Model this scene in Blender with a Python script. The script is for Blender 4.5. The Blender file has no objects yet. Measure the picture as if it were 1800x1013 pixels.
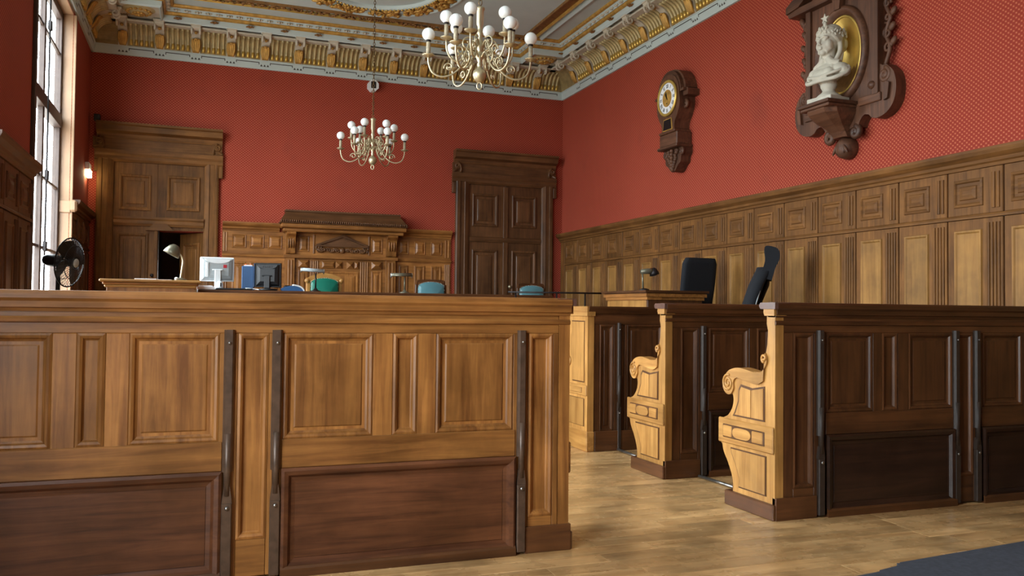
import bpy, bmesh, math, random
from mathutils import Vector, Matrix
random.seed(7)
PI = math.pi
S = bpy.context.scene
COL = S.collection

# ------------------------------------------------------------------ camera, sky, exposure
EYE = 1.15
YAW, PITCH, ROLL, FOC = .352654, .0263253, .0108019, 1490.76
fw = Vector((math.sin(YAW)*math.cos(PITCH), math.cos(YAW)*math.cos(PITCH), math.sin(PITCH)))
rt = Vector((math.cos(YAW), -math.sin(YAW), 0)); up = rt.cross(fw)
r2 = rt*math.cos(ROLL) + up*math.sin(ROLL); u2 = up*math.cos(ROLL) - rt*math.sin(ROLL)
cd = bpy.data.cameras.new('camera'); cam = bpy.data.objects.new('camera', cd); COL.objects.link(cam)
cam.matrix_world = Matrix(((r2.x, u2.x, -fw.x, 0), (r2.y, u2.y, -fw.y, 0), (r2.z, u2.z, -fw.z, EYE), (0, 0, 0, 1)))
cd.sensor_width = 36; cd.lens = FOC*36/1800; cd.clip_start = .05; cd.clip_end = 300
S.camera = cam
vs = S.view_settings
vs.view_transform = 'Standard'; vs.look = 'None'; vs.gamma = 1; vs.use_curve_mapping = False
vs.exposure = 0.0
try:
    S.cycles.use_denoising = True; S.cycles.max_bounces = 10; S.cycles.diffuse_bounces = 6
    S.cycles.transparent_max_bounces = 12; S.cycles.sample_clamp_indirect = 6
except Exception: pass

SKY, GROUND = 22.0, 7.5
w = bpy.data.worlds.new('sky'); S.world = w; w.use_nodes = True
nt = w.node_tree; nt.nodes.clear()
o = nt.nodes.new('ShaderNodeOutputWorld'); b = nt.nodes.new('ShaderNodeBackground')
tc = nt.nodes.new('ShaderNodeTexCoord'); sx = nt.nodes.new('ShaderNodeSeparateXYZ'); rp = nt.nodes.new('ShaderNodeValToRGB')
nt.links.new(tc.outputs['Generated'], sx.inputs[0]); nt.links.new(sx.outputs['Z'], rp.inputs[0])
mp_ = nt.nodes.new('ShaderNodeMapRange'); mp_.inputs[1].default_value = -1; mp_.inputs[2].default_value = 1
nt.links.new(sx.outputs['Z'], mp_.inputs[0]); nt.links.new(mp_.outputs[0], rp.inputs[0])
rp.color_ramp.elements[0].position = .47; rp.color_ramp.elements[0].color = (GROUND*1.0, GROUND*.93, GROUND*.84, 1)
rp.color_ramp.elements[1].position = .53; rp.color_ramp.elements[1].color = (SKY*.93, SKY*.98, SKY*1.0, 1)
nt.links.new(rp.outputs[0], b.inputs[0]); b.inputs[1].default_value = 1
nt.links.new(b.outputs[0], o.inputs[0])

XL, XR, YB, YF = -1.35, 5.178, 11.89, -6.0      # the room
ZC = 4.95                                       # ceiling
WINS = [(8.05, 10.3), (4.1, 6.35), (.15, 2.4)]
WZ0, WZ1 = .55, 4.33
for a0, a1 in WINS:                             # portals: they only guide the sky's own light through the openings
    ld = bpy.data.lights.new('window_portal', 'AREA'); ld.shape = 'RECTANGLE'
    ld.size = WZ1-WZ0; ld.size_y = a1-a0; ld.cycles.is_portal = True
    lo = bpy.data.objects.new('window_portal', ld); COL.objects.link(lo)
    lo.location = (XL-.2, (a0+a1)/2, (WZ0+WZ1)/2); lo.rotation_euler = (0, -PI/2, 0)

# ------------------------------------------------------------------ materials
def new_mat(name):
    m = bpy.data.materials.new(name); m.use_nodes = True
    n = m.node_tree; n.nodes.clear()
    out = n.nodes.new('ShaderNodeOutputMaterial'); p = n.nodes.new('ShaderNodeBsdfPrincipled')
    n.links.new(p.outputs[0], out.inputs[0])
    return m, n, p
def node(n, t, **kw):
    x = n.nodes.new(t)
    for k, v in kw.items(): setattr(x, k, v)
    return x
def math_(n, op, a, b=None):
    x = node(n, 'ShaderNodeMath', operation=op)
    for i, v in enumerate((a, b)):
        if v is None: continue
        if hasattr(v, 'type'): n.links.new(v, x.inputs[i])
        else: x.inputs[i].default_value = v
    return x.outputs[0]
def mixc(n, fac, a, b, mode='MIX'):
    x = node(n, 'ShaderNodeMix', data_type='RGBA', blend_type=mode)
    for s, v in ((x.inputs[0], fac), (x.inputs[6], a), (x.inputs[7], b)):
        if hasattr(v, 'type'): n.links.new(v, s)
        elif isinstance(v, tuple): s.default_value = (*v[:3], 1)
        else: s.default_value = v
    return x.outputs[2]
def lin(r, g, b):
    f = lambda c: (c/255/12.92 if c/255 <= .04045 else ((c/255+.055)/1.055)**2.4)
    return (f(r), f(g), f(b))

def wood(name, dark, light, axis='z', rough=.38, var=.22, patina=.35, fine=26, spec=.4):
    m, n, p = new_mat(name)
    tc = node(n, 'ShaderNodeTexCoord'); oi = node(n, 'ShaderNodeObjectInfo')
    off = math_(n, 'MULTIPLY', oi.outputs['Random'], 37.0)
    cx = node(n, 'ShaderNodeCombineXYZ')
    for i in range(3): n.links.new(off, cx.inputs[i])
    va = node(n, 'ShaderNodeVectorMath', operation='ADD')
    n.links.new(tc.outputs['Object'], va.inputs[0]); n.links.new(cx.outputs[0], va.inputs[1])
    mp = node(n, 'ShaderNodeMapping')
    sc = {'x': (1.6, fine, fine), 'y': (fine, 1.6, fine), 'z': (fine, fine, 1.6)}[axis]
    mp.inputs['Scale'].default_value = sc
    n.links.new(va.outputs[0], mp.inputs[0])
    g = node(n, 'ShaderNodeTexNoise'); g.inputs['Scale'].default_value = 1.0; g.inputs['Detail'].default_value = 5; g.inputs['Roughness'].default_value = .62; g.inputs['Distortion'].default_value = .6
    n.links.new(mp.outputs[0], g.inputs['Vector'])
    r = node(n, 'ShaderNodeValToRGB'); n.links.new(g.outputs[0], r.inputs[0])
    r.color_ramp.elements[0].position = .3; r.color_ramp.elements[0].color = (*dark, 1)
    r.color_ramp.elements[1].position = .68; r.color_ramp.elements[1].color = (*light, 1)
    b = node(n, 'ShaderNodeTexNoise'); b.inputs['Scale'].default_value = 3.2; b.inputs['Detail'].default_value = 4; b.inputs['Roughness'].default_value = .6
    n.links.new(va.outputs[0], b.inputs['Vector'])
    mr = node(n, 'ShaderNodeMapRange'); mr.inputs[1].default_value = .32; mr.inputs[2].default_value = .66
    mr.inputs[3].default_value = 1-patina; mr.inputs[4].default_value = 1.08
    n.links.new(b.outputs[0], mr.inputs[0])
    rv = node(n, 'ShaderNodeMapRange'); rv.inputs[3].default_value = 1-var; rv.inputs[4].default_value = 1+var*.5
    n.links.new(oi.outputs['Random'], rv.inputs[0])
    k = math_(n, 'MULTIPLY', mr.outputs[0], rv.outputs[0])
    c = node(n, 'ShaderNodeVectorMath', operation='SCALE'); n.links.new(r.outputs[0], c.inputs[0]); n.links.new(k, c.inputs['Scale'])
    n.links.new(c.outputs[0], p.inputs['Base Color'])
    rr = node(n, 'ShaderNodeMapRange'); rr.inputs[3].default_value = rough-.1; rr.inputs[4].default_value = rough+.14
    n.links.new(b.outputs[0], rr.inputs[0]); n.links.new(rr.outputs[0], p.inputs['Roughness'])
    p.inputs['Specular IOR Level'].default_value = spec
    bp = node(n, 'ShaderNodeBump'); bp.inputs['Strength'].default_value = .12; bp.inputs['Distance'].default_value = .004
    n.links.new(g.outputs[0], bp.inputs['Height']); n.links.new(bp.outputs[0], p.inputs['Normal'])
    return m
def plain(name, col, rough=.5, metal=0, noise=.12, nscale=20, spec=.5, emit=None, es=0, bump=0):
    m, n, p = new_mat(name)
    tc = node(n, 'ShaderNodeTexCoord')
    g = node(n, 'ShaderNodeTexNoise'); g.inputs['Scale'].default_value = nscale; g.inputs['Detail'].default_value = 4
    n.links.new(tc.outputs['Object'], g.inputs['Vector'])
    mr = node(n, 'ShaderNodeMapRange'); mr.inputs[1].default_value = .3; mr.inputs[2].default_value = .7; mr.inputs[3].default_value = 1-noise; mr.inputs[4].default_value = 1+noise*.6
    n.links.new(g.outputs[0], mr.inputs[0])
    c = node(n, 'ShaderNodeVectorMath', operation='SCALE'); c.inputs[0].default_value = col; n.links.new(mr.outputs[0], c.inputs['Scale'])
    n.links.new(c.outputs[0], p.inputs['Base Color'])
    p.inputs['Roughness'].default_value = rough; p.inputs['Metallic'].default_value = metal; p.inputs['Specular IOR Level'].default_value = spec
    if emit: p.inputs['Emission Color'].default_value = (*emit, 1); p.inputs['Emission Strength'].default_value = es
    if bump:
        bp = node(n, 'ShaderNodeBump'); bp.inputs['Strength'].default_value = bump; bp.inputs['Distance'].default_value = .003
        n.links.new(g.outputs[0], bp.inputs['Height']); n.links.new(bp.outputs[0], p.inputs['Normal'])
    return m
def fabric_wall(name, ax):
    m, n, p = new_mat(name)
    geo = node(n, 'ShaderNodeTexCoord'); s = node(n, 'ShaderNodeSeparateXYZ'); n.links.new(geo.outputs['Object'], s.inputs[0])
    cu = math_(n, 'COSINE', math_(n, 'MULTIPLY', s.outputs[ax], 2*PI/.040))
    cv = math_(n, 'COSINE', math_(n, 'MULTIPLY', s.outputs[2], 2*PI/.034))
    d = math_(n, 'MULTIPLY', cu, cv)
    mr = node(n, 'ShaderNodeMapRange', interpolation_type='SMOOTHSTEP'); mr.inputs[1].default_value = .35; mr.inputs[2].default_value = .95
    n.links.new(d, mr.inputs[0])
    g = node(n, 'ShaderNodeTexNoise'); g.inputs['Scale'].default_value = .9; g.inputs['Detail'].default_value = 5
    n.links.new(geo.outputs['Object'], g.inputs['Vector'])
    base = mixc(n, g.outputs[0], lin(138, 50, 37), lin(160, 63, 46))
    low = node(n, 'ShaderNodeMapRange'); low.inputs[1].default_value = -.25; low.inputs[2].default_value = -.75      # dark crossing threads between dots
    n.links.new(d, low.inputs[0])
    base = mixc(n, math_(n, 'MULTIPLY', low.outputs[0], .35), base, lin(110, 26, 22))
    dots = mixc(n, math_(n, 'MULTIPLY', mr.outputs[0], .62), base, lin(214, 138, 98))
    # soot that has gathered in soft smudges on the cloth
    g2 = node(n, 'ShaderNodeTexNoise'); g2.inputs['Scale'].default_value = 1.7; g2.inputs['Detail'].default_value = 3
    n.links.new(geo.outputs['Object'], g2.inputs['Vector'])
    sm = node(n, 'ShaderNodeMapRange'); sm.inputs[1].default_value = .6; sm.inputs[2].default_value = .8
    n.links.new(g2.outputs[0], sm.inputs[0])
    c = mixc(n, math_(n, 'MULTIPLY', sm.outputs[0], .35), dots, lin(96, 50, 44))
    n.links.new(c, p.inputs['Base Color']); p.inputs['Roughness'].default_value = .82; p.inputs['Specular IOR Level'].default_value = .25
    bp = node(n, 'ShaderNodeBump'); bp.inputs['Strength'].default_value = .25; bp.inputs['Distance'].default_value = .002
    n.links.new(d, bp.inputs['Height']); n.links.new(bp.outputs[0], p.inputs['Normal'])
    return m
def glass(name, tint=(.95, .98, 1)):
    m = bpy.data.materials.new(name); m.use_nodes = True; n = m.node_tree; n.nodes.clear()
    out = node(n, 'ShaderNodeOutputMaterial'); t = node(n, 'ShaderNodeBsdfTransparent'); g = node(n, 'ShaderNodeBsdfGlossy'); mx = node(n, 'ShaderNodeMixShader')
    t.inputs[0].default_value = (*tint, 1); g.inputs['Roughness'].default_value = .03; mx.inputs[0].default_value = .07
    n.links.new(t.outputs[0], mx.inputs[1]); n.links.new(g.outputs[0], mx.inputs[2]); n.links.new(mx.outputs[0], out.inputs[0])
    return m

OD, OL = lin(116, 70, 31), lin(170, 114, 57)      # the room's oak
M = {}
for ax in 'xyz':
    M['oak_'+ax] = wood('oak_'+ax, OD, OL, ax)
    M['wains_'+ax] = wood('wainscot_oak_'+ax, lin(94, 60, 29), lin(132, 89, 46), ax, rough=.56, spec=.2)
    M['dark_'+ax] = wood('dark_oak_'+ax, lin(68, 40, 22), lin(102, 63, 34), ax, rough=.34)  # its dark tone also paints the shade on right-hand pew and desk fronts
    M['pale_'+ax] = wood('pale_oak_'+ax, lin(150, 102, 48), lin(190, 140, 76), ax, rough=.36, patina=.25)  # its pale tone also paints the daylight on right-hand pew ends and desk side
    M['carv_'+ax] = wood('carved_walnut_'+ax, lin(72, 45, 32), lin(112, 74, 52), ax, rough=.5)
for ax in 'xyz': M['mid_'+ax] = wood('brown_oak_'+ax, lin(78, 50, 29), lin(112, 74, 43), ax, rough=.42)
M['plank'] = wood('floor_plank', lin(184, 138, 86), lin(224, 182, 126), 'x', rough=.25, var=.2, patina=.45, fine=18)
M['red_x'] = fabric_wall('red_fabric_x', 0); M['red_y'] = fabric_wall('red_fabric_y', 1)
M['plaster'] = plain('grey_white_plaster', lin(188, 204, 203), .7, noise=.06, nscale=3)
M['cream'] = plain('cream_plaster', lin(196, 190, 172), .6, noise=.14, nscale=9)
M['gold'] = plain('gilding', lin(196, 154, 78), .42, .35, noise=.35, nscale=14)
M['gold_b'] = plain('bright_gilding', lin(214, 182, 96), .34, .6, noise=.2, nscale=8)
M['gold_d'] = plain('old_gilding', lin(138, 100, 54), .5, .25, noise=.35, nscale=18)
M['cove'] = plain('olive_gilt_cove', lin(158, 140, 96), .5, .15, noise=.3, nscale=12)
M['paint'] = plain('dark_stencil_paint', lin(62, 58, 56), .7)
M['brass'] = plain('polished_brass', lin(200, 188, 156), .36, .75, noise=.08)
M['opal'] = plain('opal_glass', lin(248, 253, 253), .2, noise=.01)
M['candle'] = plain('ivory_sleeve', lin(176, 164, 138), .5, noise=.25, nscale=60)
M['stone'] = plain('pale_plaster_bust', lin(194, 190, 175), .62, noise=.12, nscale=12, bump=.15)
M['iron'] = plain('brown_painted_iron', lin(88, 68, 54), .38, .25, noise=.3, nscale=30)
M['iron_d'] = plain('dark_painted_iron', lin(50, 38, 30), .55, 0, noise=.3, nscale=30)  # strap iron with the shade of the right-hand pews put into its colour
M['steel'] = plain('worn_steel', lin(150, 146, 140), .32, .9, noise=.3, nscale=30)
M['dsteel'] = plain('dark_iron', lin(44, 40, 40), .45, .6)
M['black'] = plain('black_plastic', lin(15, 16, 19), .45, noise=.08)
M['navy'] = plain('black_blue_fabric', lin(13, 16, 23), .9, noise=.15, nscale=90, bump=.2)
M['white'] = plain('white_plastic', lin(226, 232, 234), .4, noise=.03)
M['grey'] = plain('grey_plastic', lin(158, 166, 168), .45, noise=.05)
M['blue'] = plain('blue_binder', lin(44, 88, 136), .42, noise=.08)
M['paper'] = plain('paper', lin(236, 232, 234), .8, noise=.03)
M['redst'] = plain('red_sticker', lin(176, 32, 44), .5)
M['orange'] = plain('orange_tab', lin(220, 110, 50), .6)
M['green'] = plain('green_leather', lin(6, 104, 84), .36, noise=.12, nscale=6)
M['teal'] = plain('teal_leather', lin(86, 132, 140), .3, noise=.12, nscale=6)
M['enamel'] = plain('enamel_dial', lin(236, 238, 240), .2, noise=.02)
M['ink'] = plain('black_enamel', lin(18, 18, 20), .35)
M['olive'] = plain('olive_grey_metal', lin(116, 112, 94), .34, .5)
M['silver'] = plain('silver_metal', lin(186, 184, 176), .3, .8)
M['carpet'] = plain('blue_grey_carpet', lin(58, 62, 72), .95, noise=.25, nscale=45, bump=.4)
M['void'] = plain('dark_corridor_paint', lin(120, 104, 98), .8)
M['jamb'] = plain('painted_jamb', lin(150, 118, 88), .5, noise=.15, nscale=5)
M['sash'] = plain('brown_painted_sash', lin(66, 50, 42), .5, noise=.15)
M['sign'] = plain('lit_diffuser', lin(230, 240, 220), .4, emit=(1.0, .88, .5), es=26)
M['signg'] = plain('green_diffuser', lin(90, 190, 90), .4, emit=(.35, .9, .3), es=2)
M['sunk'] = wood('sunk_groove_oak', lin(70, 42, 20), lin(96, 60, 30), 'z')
M['glass'] = glass('window_glass'); M['lens'] = glass('fan_tint', (.5, .55, .6))

# ------------------------------------------------------------------ mesh builder
class MB:
    def __init__(s): s.v = []; s.f = []; s.mi = []; s.sm = []; s.cur = 0; s.T = Matrix.Identity(4)
    def add(s, vs, fs, smooth=False):
        k = len(s.v); s.v += [tuple(s.T @ Vector(p)) for p in vs]
        for f in fs: s.f.append([i+k for i in f]); s.mi.append(s.cur); s.sm.append(smooth)
        return s
    def box(s, x0, x1, y0, y1, z0, z1, c=0):
        """a box, with its long edges chamfered by c"""
        if c <= 0:
            return s.add([(x, y, z) for z in (z0, z1) for y in (y0, y1) for x in (x0, x1)],
                         [(0, 2, 3, 1), (4, 5, 7, 6), (0, 1, 5, 4), (2, 6, 7, 3), (0, 4, 6, 2), (1, 3, 7, 5)])
        c = min(c, (x1-x0)*.45, (y1-y0)*.45, (z1-z0)*.45)
        V = []; idx = {}
        for ix, (xo, xi) in enumerate(((x0, x0+c), (x1, x1-c))):
            for iy, (yo, yi) in enumerate(((y0, y0+c), (y1, y1-c))):
                for iz, (zo, zi) in enumerate(((z0, z0+c), (z1, z1-c))):
                    idx[ix, iy, iz] = len(V); V += [(xo, yi, zi), (xi, yo, zi), (xi, yi, zo)]
        F = []
        def g(a, b, d, k): return idx[a, b, d]+k
        F += [(g(0,0,0,0), g(0,0,1,0), g(0,1,1,0), g(0,1,0,0)), (g(1,0,0,0), g(1,1,0,0), g(1,1,1,0), g(1,0,1,0))]
        F += [(g(0,0,0,1), g(1,0,0,1), g(1,0,1,1), g(0,0,1,1)), (g(0,1,0,1), g(0,1,1,1), g(1,1,1,1), g(1,1,0,1))]
        F += [(g(0,0,0,2), g(0,1,0,2), g(1,1,0,2), g(1,0,0,2)), (g(0,0,1,2), g(1,0,1,2), g(1,1,1,2), g(0,1,1,2))]
        for a in (0, 1):
            for b_ in (0, 1):
                F += [(g(0,a,b_,1), g(0,a,b_,2), g(1,a,b_,2), g(1,a,b_,1)), (g(a,0,b_,0), g(a,0,b_,2), g(a,1,b_,2), g(a,1,b_,0)), (g(a,b_,0,0), g(a,b_,0,1), g(a,b_,1,1), g(a,b_,1,0))]
                for d in (0, 1): F.append((g(a,b_,d,0), g(a,b_,d,1), g(a,b_,d,2)))
        return s.add(V, F)
    def prism(s, pts, a0, a1, axis='x', smooth=False):
        """2-D outline pts extruded from a0 to a1: axis x takes (y,z), y takes (x,z), z takes (x,y)"""
        n = len(pts)
        mk = {'x': lambda a, p: (a, p[0], p[1]), 'y': lambda a, p: (p[0], a, p[1]), 'z': lambda a, p: (p[0], p[1], a)}[axis]
        V = [mk(a0, p) for p in pts]+[mk(a1, p) for p in pts]
        s.add(V, [(i, (i+1) % n, (i+1) % n+n, i+n) for i in range(n)], smooth)
        k = len(s.v)-2*n
        s.f += [[k+i for i in range(n)][::-1], [k+n+i for i in range(n)]]; s.mi += [s.cur]*2; s.sm += [False]*2
        return s
    def panel(s, x0, x1, z0, z1, prof, y=0):
        """mitred moulding round a panel: prof = [(inset, height towards -y)], closed by a flat field"""
        V = []
        for d, h in prof: V += [(x0+d, y-h, z0+d), (x1-d, y-h, z0+d), (x1-d, y-h, z1-d), (x0+d, y-h, z1-d)]
        F = [(k*4+i, k*4+(i+1) % 4, k*4+4+(i+1) % 4, k*4+4+i) for k in range(len(prof)-1) for i in range(4)]
        e = 4*(len(prof)-1); F.append((e, e+1, e+2, e+3))
        return s.add(V, F)
    def lathe(s, prof, seg=20, c=(0, 0, 0), axis='z', smooth=True):
        V = []; n = len(prof)
        for i in range(seg):
            a = 2*PI*i/seg
            for r, z in prof:
                p = (r*math.cos(a), r*math.sin(a), z)
                if axis == 'y': p = (p[0], p[2], p[1])
                if axis == 'x': p = (p[2], p[0], p[1])
                V.append((p[0]+c[0], p[1]+c[1], p[2]+c[2]))
        F = [(i*n+k, ((i+1) % seg)*n+k, ((i+1) % seg)*n+k+1, i*n+k+1) for i in range(seg) for k in range(n-1)]
        if prof[0][0] < .03: F.append([i*n for i in range(seg)][::-1])
        if prof[-1][0] < .03: F.append([i*n+n-1 for i in range(seg)])
        return s.add(V, F, smooth)
    def tube(s, pts, r, seg=8, cap=True):
        pts = [Vector(p) for p in pts]; n = len(pts); V = []
        rr = r if isinstance(r, (list, tuple)) else [r]*n
        prev = None
        for i, p in enumerate(pts):
            t = (pts[min(i+1, n-1)]-pts[max(i-1, 0)])
            t = t.normalized() if t.length > 1e-9 else Vector((0, 0, 1))
            if prev is None:
                a = t.cross(Vector((0, 0, 1)) if abs(t.z) < .9 else Vector((1, 0, 0))).normalized()
            else:
                a = prev-t*prev.dot(t)
                a = a.normalized() if a.length > 1e-6 else t.orthogonal().normalized()
            prev = a; bb = t.cross(a)
            V += [p+(a*math.cos(2*PI*k/seg)+bb*math.sin(2*PI*k/seg))*rr[i] for k in range(seg)]
        F = [(i*seg+k, i*seg+(k+1) % seg, (i+1)*seg+(k+1) % seg, (i+1)*seg+k) for i in range(n-1) for k in range(seg)]
        if cap: F += [list(range(seg))[::-1], [(n-1)*seg+k for k in range(seg)]]
        return s.add(V, F, True)
    def ball(s, c, r, seg=14, ring=9, rot=None):
        r = (r, r, r) if not isinstance(r, (tuple, list)) else r
        R = rot if rot is not None else Matrix.Identity(3)
        V = []
        for j in range(1, ring):
            th = PI*j/ring
            for i in range(seg):
                a = 2*PI*i/seg
                V.append(Vector(c)+R @ Vector((r[0]*math.sin(th)*math.cos(a), r[1]*math.sin(th)*math.sin(a), r[2]*math.cos(th))))
        V += [Vector(c)+R @ Vector((0, 0, r[2])), Vector(c)-R @ Vector((0, 0, r[2]))]
        F = [(j*seg+i, (j+1)*seg+i, (j+1)*seg+(i+1) % seg, j*seg+(i+1) % seg) for j in range(ring-2) for i in range(seg)]
        t = len(V)-2
        F += [(t, i, (i+1) % seg) for i in range(seg)]+[(t+1, (ring-2)*seg+(i+1) % seg, (ring-2)*seg+i) for i in range(seg)]
        return s.add(V, F, True)
    def mesh(s, name, mats):
        me = bpy.data.meshes.new(name); me.from_pydata([tuple(v) for v in s.v], [], s.f)
        for m in (mats if isinstance(mats, (list, tuple)) else [mats]): me.materials.append(m)
        me.polygons.foreach_set('material_index', s.mi); me.polygons.foreach_set('use_smooth', s.sm)
        bm = bmesh.new(); bm.from_mesh(me); bmesh.ops.recalc_face_normals(bm, faces=bm.faces); bm.to_mesh(me); bm.free()
        me.update(); return me
    def build(s, name, mats, parent=None, loc=(0, 0, 0), rz=0, kind=None):
        return link(name, s.mesh(name, mats), parent, loc, rz, kind)
def link(name, me, parent=None, loc=(0, 0, 0), rz=0, kind=None):
    o = bpy.data.objects.new(name, me); COL.objects.link(o); o.location = loc; o.rotation_euler = (0, 0, rz)
    if parent: o.parent = parent
    if kind: o['kind'] = kind
    return o
def thing(name, label, cat, loc=(0, 0, 0), rz=0, group=None):
    o = bpy.data.objects.new(name, None); COL.objects.link(o); o.empty_display_size = .1
    return tag(o, label, cat, group, loc, rz)
def tag(o, label, cat, group=None, loc=None, rz=None):
    if loc is not None: o.location = loc
    if rz is not None: o.rotation_euler = (0, 0, rz)
    o['label'] = label; o['category'] = cat
    if group: o['group'] = group
    return o
def dup(root, loc, rz, label=None):
    def cp(a, par):
        c = a.copy(); COL.objects.link(c)
        if par: c.parent = par
        for ch in kids.get(a.name, []): cp(ch, c)
        return c
    kids = {}
    for ob in list(COL.objects):
        if ob.parent: kids.setdefault(ob.parent.name, []).append(ob)
    r = cp(root, None); r.location = loc; r.rotation_euler = (0, 0, rz)
    if label: r['label'] = label
    return r
def empty(name, parent=None, loc=(0, 0, 0), rz=0, kind=None):
    o = bpy.data.objects.new(name, None); COL.objects.link(o); o.location = loc; o.rotation_euler = (0, 0, rz)
    if parent: o.parent = parent
    if kind: o['kind'] = kind
    return o
def smooth_pts(pts, n=6, closed=False):
    """Catmull-Rom through 2-D or 3-D points"""
    P = [Vector(p) for p in pts]; out = []; m = len(P)
    for i in range(m if closed else m-1):
        p0 = P[(i-1) % m] if closed or i > 0 else P[i]; p1 = P[i]; p2 = P[(i+1) % m]; p3 = P[(i+2) % m] if closed or i+2 < m else P[(i+1) % m]
        for k in range(n):
            t = k/n
            out.append(.5*((2*p1)+(p2-p0)*t+(2*p0-5*p1+4*p2-p3)*t*t+(3*p1-p0-3*p2+p3)*t**3))
    if not closed: out.append(P[-1])
    return [tuple(p) for p in out]
def spiral(c, r0, r1, a0, turns, n=22):
    return [(c[0]+(r0+(r1-r0)*k/n)*math.cos(a0+2*PI*turns*k/n), c[1]+(r0+(r1-r0)*k/n)*math.sin(a0+2*PI*turns*k/n)) for k in range(n+1)]
def sweep(mb, path, prof, closed=False, left=True):
    """profile (inset, z) swept along a mitred plan path"""
    P = [Vector(p) for p in path]; n = len(P); V = []
    sg = 1 if left else -1
    for i in range(n):
        if closed or 0 < i < n-1:
            a = (P[i]-P[i-1]).normalized(); b_ = (P[(i+1) % n]-P[i]).normalized()
        elif i == 0: a = b_ = (P[1]-P[0]).normalized()
        else: a = b_ = (P[-1]-P[-2]).normalized()
        na = Vector((-a.y, a.x))*sg; nb = Vector((-b_.y, b_.x))*sg
        mi = (na+nb); mi = mi/max(.2, mi.length_squared/2)
        for d, z in prof: V.append((P[i].x+mi.x*d, P[i].y+mi.y*d, z))
    k = len(prof)
    F = [(i*k+j, ((i+1) % n)*k+j, ((i+1) % n)*k+j+1, i*k+j+1) for i in range(n if closed else n-1) for j in range(k-1)]
    return mb.add(V, F)

PAN = [(0, 0), (0, .012), (.008, .016), (.018, .012), (.024, .002), (.034, -.004), (.044, -.004), (.05, 0), (.052, .001)]
def panel_part(parent, x0, x1, z0, z1, mat, prof=PAN, y=0, name='panel'):
    return MB().panel(0, x1-x0, 0, z1-z0, prof, 0).build(name, mat, parent, (x0, y, z0))
def board(parent, name, x0, x1, y0, y1, z0, z1, mat, c=.003):
    return MB().box(0, x1-x0, 0, y1-y0, 0, z1-z0, c).build(name, mat, parent, (x0, y0, z0))

# ------------------------------------------------------------------ floor, walls, ceiling shells
floor = MB().box(XL-.4, XR+.3, YF-.3, YB+.3, -.2, -.012).build('floor', M['oak_x'], kind='structure')
pid = {}
y = .9; row = 0
while y < 7.2:
    wd = .125; x = XL+.02-random.random()*1.2
    while x < XR:
        L = random.choice((1.5, 1.8, 2.1))
        a, e = max(x, XL), min(x+L, XR)
        if e-a > .08:
            key = round(e-a, 2)
            if key not in pid: pid[key] = MB().box(0, key-.0015, 0, wd-.0015, 0, .013, .001).mesh('plank', M['plank'])
            link('plank', pid[key], floor, (a, y, -.013))
        x += L
    y += wd; row += 1
# strip floor further off, boards too thin in the picture to tell apart
wall_specs = []
def wall(name, holes, length, height, mat, loc, rz, th=.25):
    """a wall facing local -y, holes = (u0,u1,z0,z1)"""
    us = sorted({0, length, *[h[0] for h in holes], *[h[1] for h in holes]})
    zs = sorted({0, height, *[h[2] for h in holes], *[h[3] for h in holes]})
    m = MB()
    for a, b_ in zip(us, us[1:]):
        for c, d in zip(zs, zs[1:]):
            if any(h[0] <= a and b_ <= h[1] and h[2] <= c and d <= h[3] for h in holes): continue
            m.box(a, b_, 0, th, c, d)
    return m.build(name, mat, None, loc, rz, 'structure')
DL = (-.98-XL, .03-XL)
DAIS = .45
wall_back = wall('wall_back', [(-.535-XL, .03-XL, DAIS, 2.135)], XR-XL, 5.1, M['red_x'], (XL, YB, 0), 0)
wall_right = wall('wall_right', [], YB-YF, 5.1, M['red_x'], (XR, YB, 0), -PI/2)
wall_left = wall('wall_left', [(a-YF, b_-YF, WZ0, WZ1) for a, b_ in WINS], YB-YF, 5.1, M['red_x'], (XL, YF, 0), PI/2, .14)
wall_front = wall('wall_front', [], XR-XL, 5.1, M['red_x'], (XR, YF, 0), PI)
ceiling = MB().box(XL-.3, XR+.3, YF-.3, YB+.3, ZC, ZC+.2).build('ceiling', M['plaster'], kind='structure')

# ------------------------------------------------------------------ wainscot
CAP = [(0, 0), (.03, 0), (.035, .02), (.05, .03), (.055, .05), (.09, .075), (.10, .10), (.10, .118), (0, .118)]   # (out, up)
def cap_rail(parent, u0, u1, z, mat, name='cap_rail', prof=CAP, h=1.0):
    return MB().prism([(-d, zz*h) for d, zz in prof], 0, u1-u0, 'x').build(name, mat, parent, (u0, 0, z))
RAISED = [(0, 0), (.004, .008), (.02, .012), (.028, .002), (.05, .002), (.056, .01), (.085, .016)]
SUNK = [(0, 0), (.005, .012), (.016, .012), (.026, .003), (.03, .0025)]
def reeds(x0, x1, z0, z1, n=3, y=0, h=.012):
    m = MB(); wv = (x1-x0)/n
    for i in range(n):
        cx = x0+(i+.5)*wv; r = wv*.40
        m.prism([(cx-r, y+.002), (cx-r*.8, y-h*.7), (cx, y-h), (cx+r*.8, y-h*.7), (cx+r, y+.002)], z0, z1, 'z')
    return m
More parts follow.
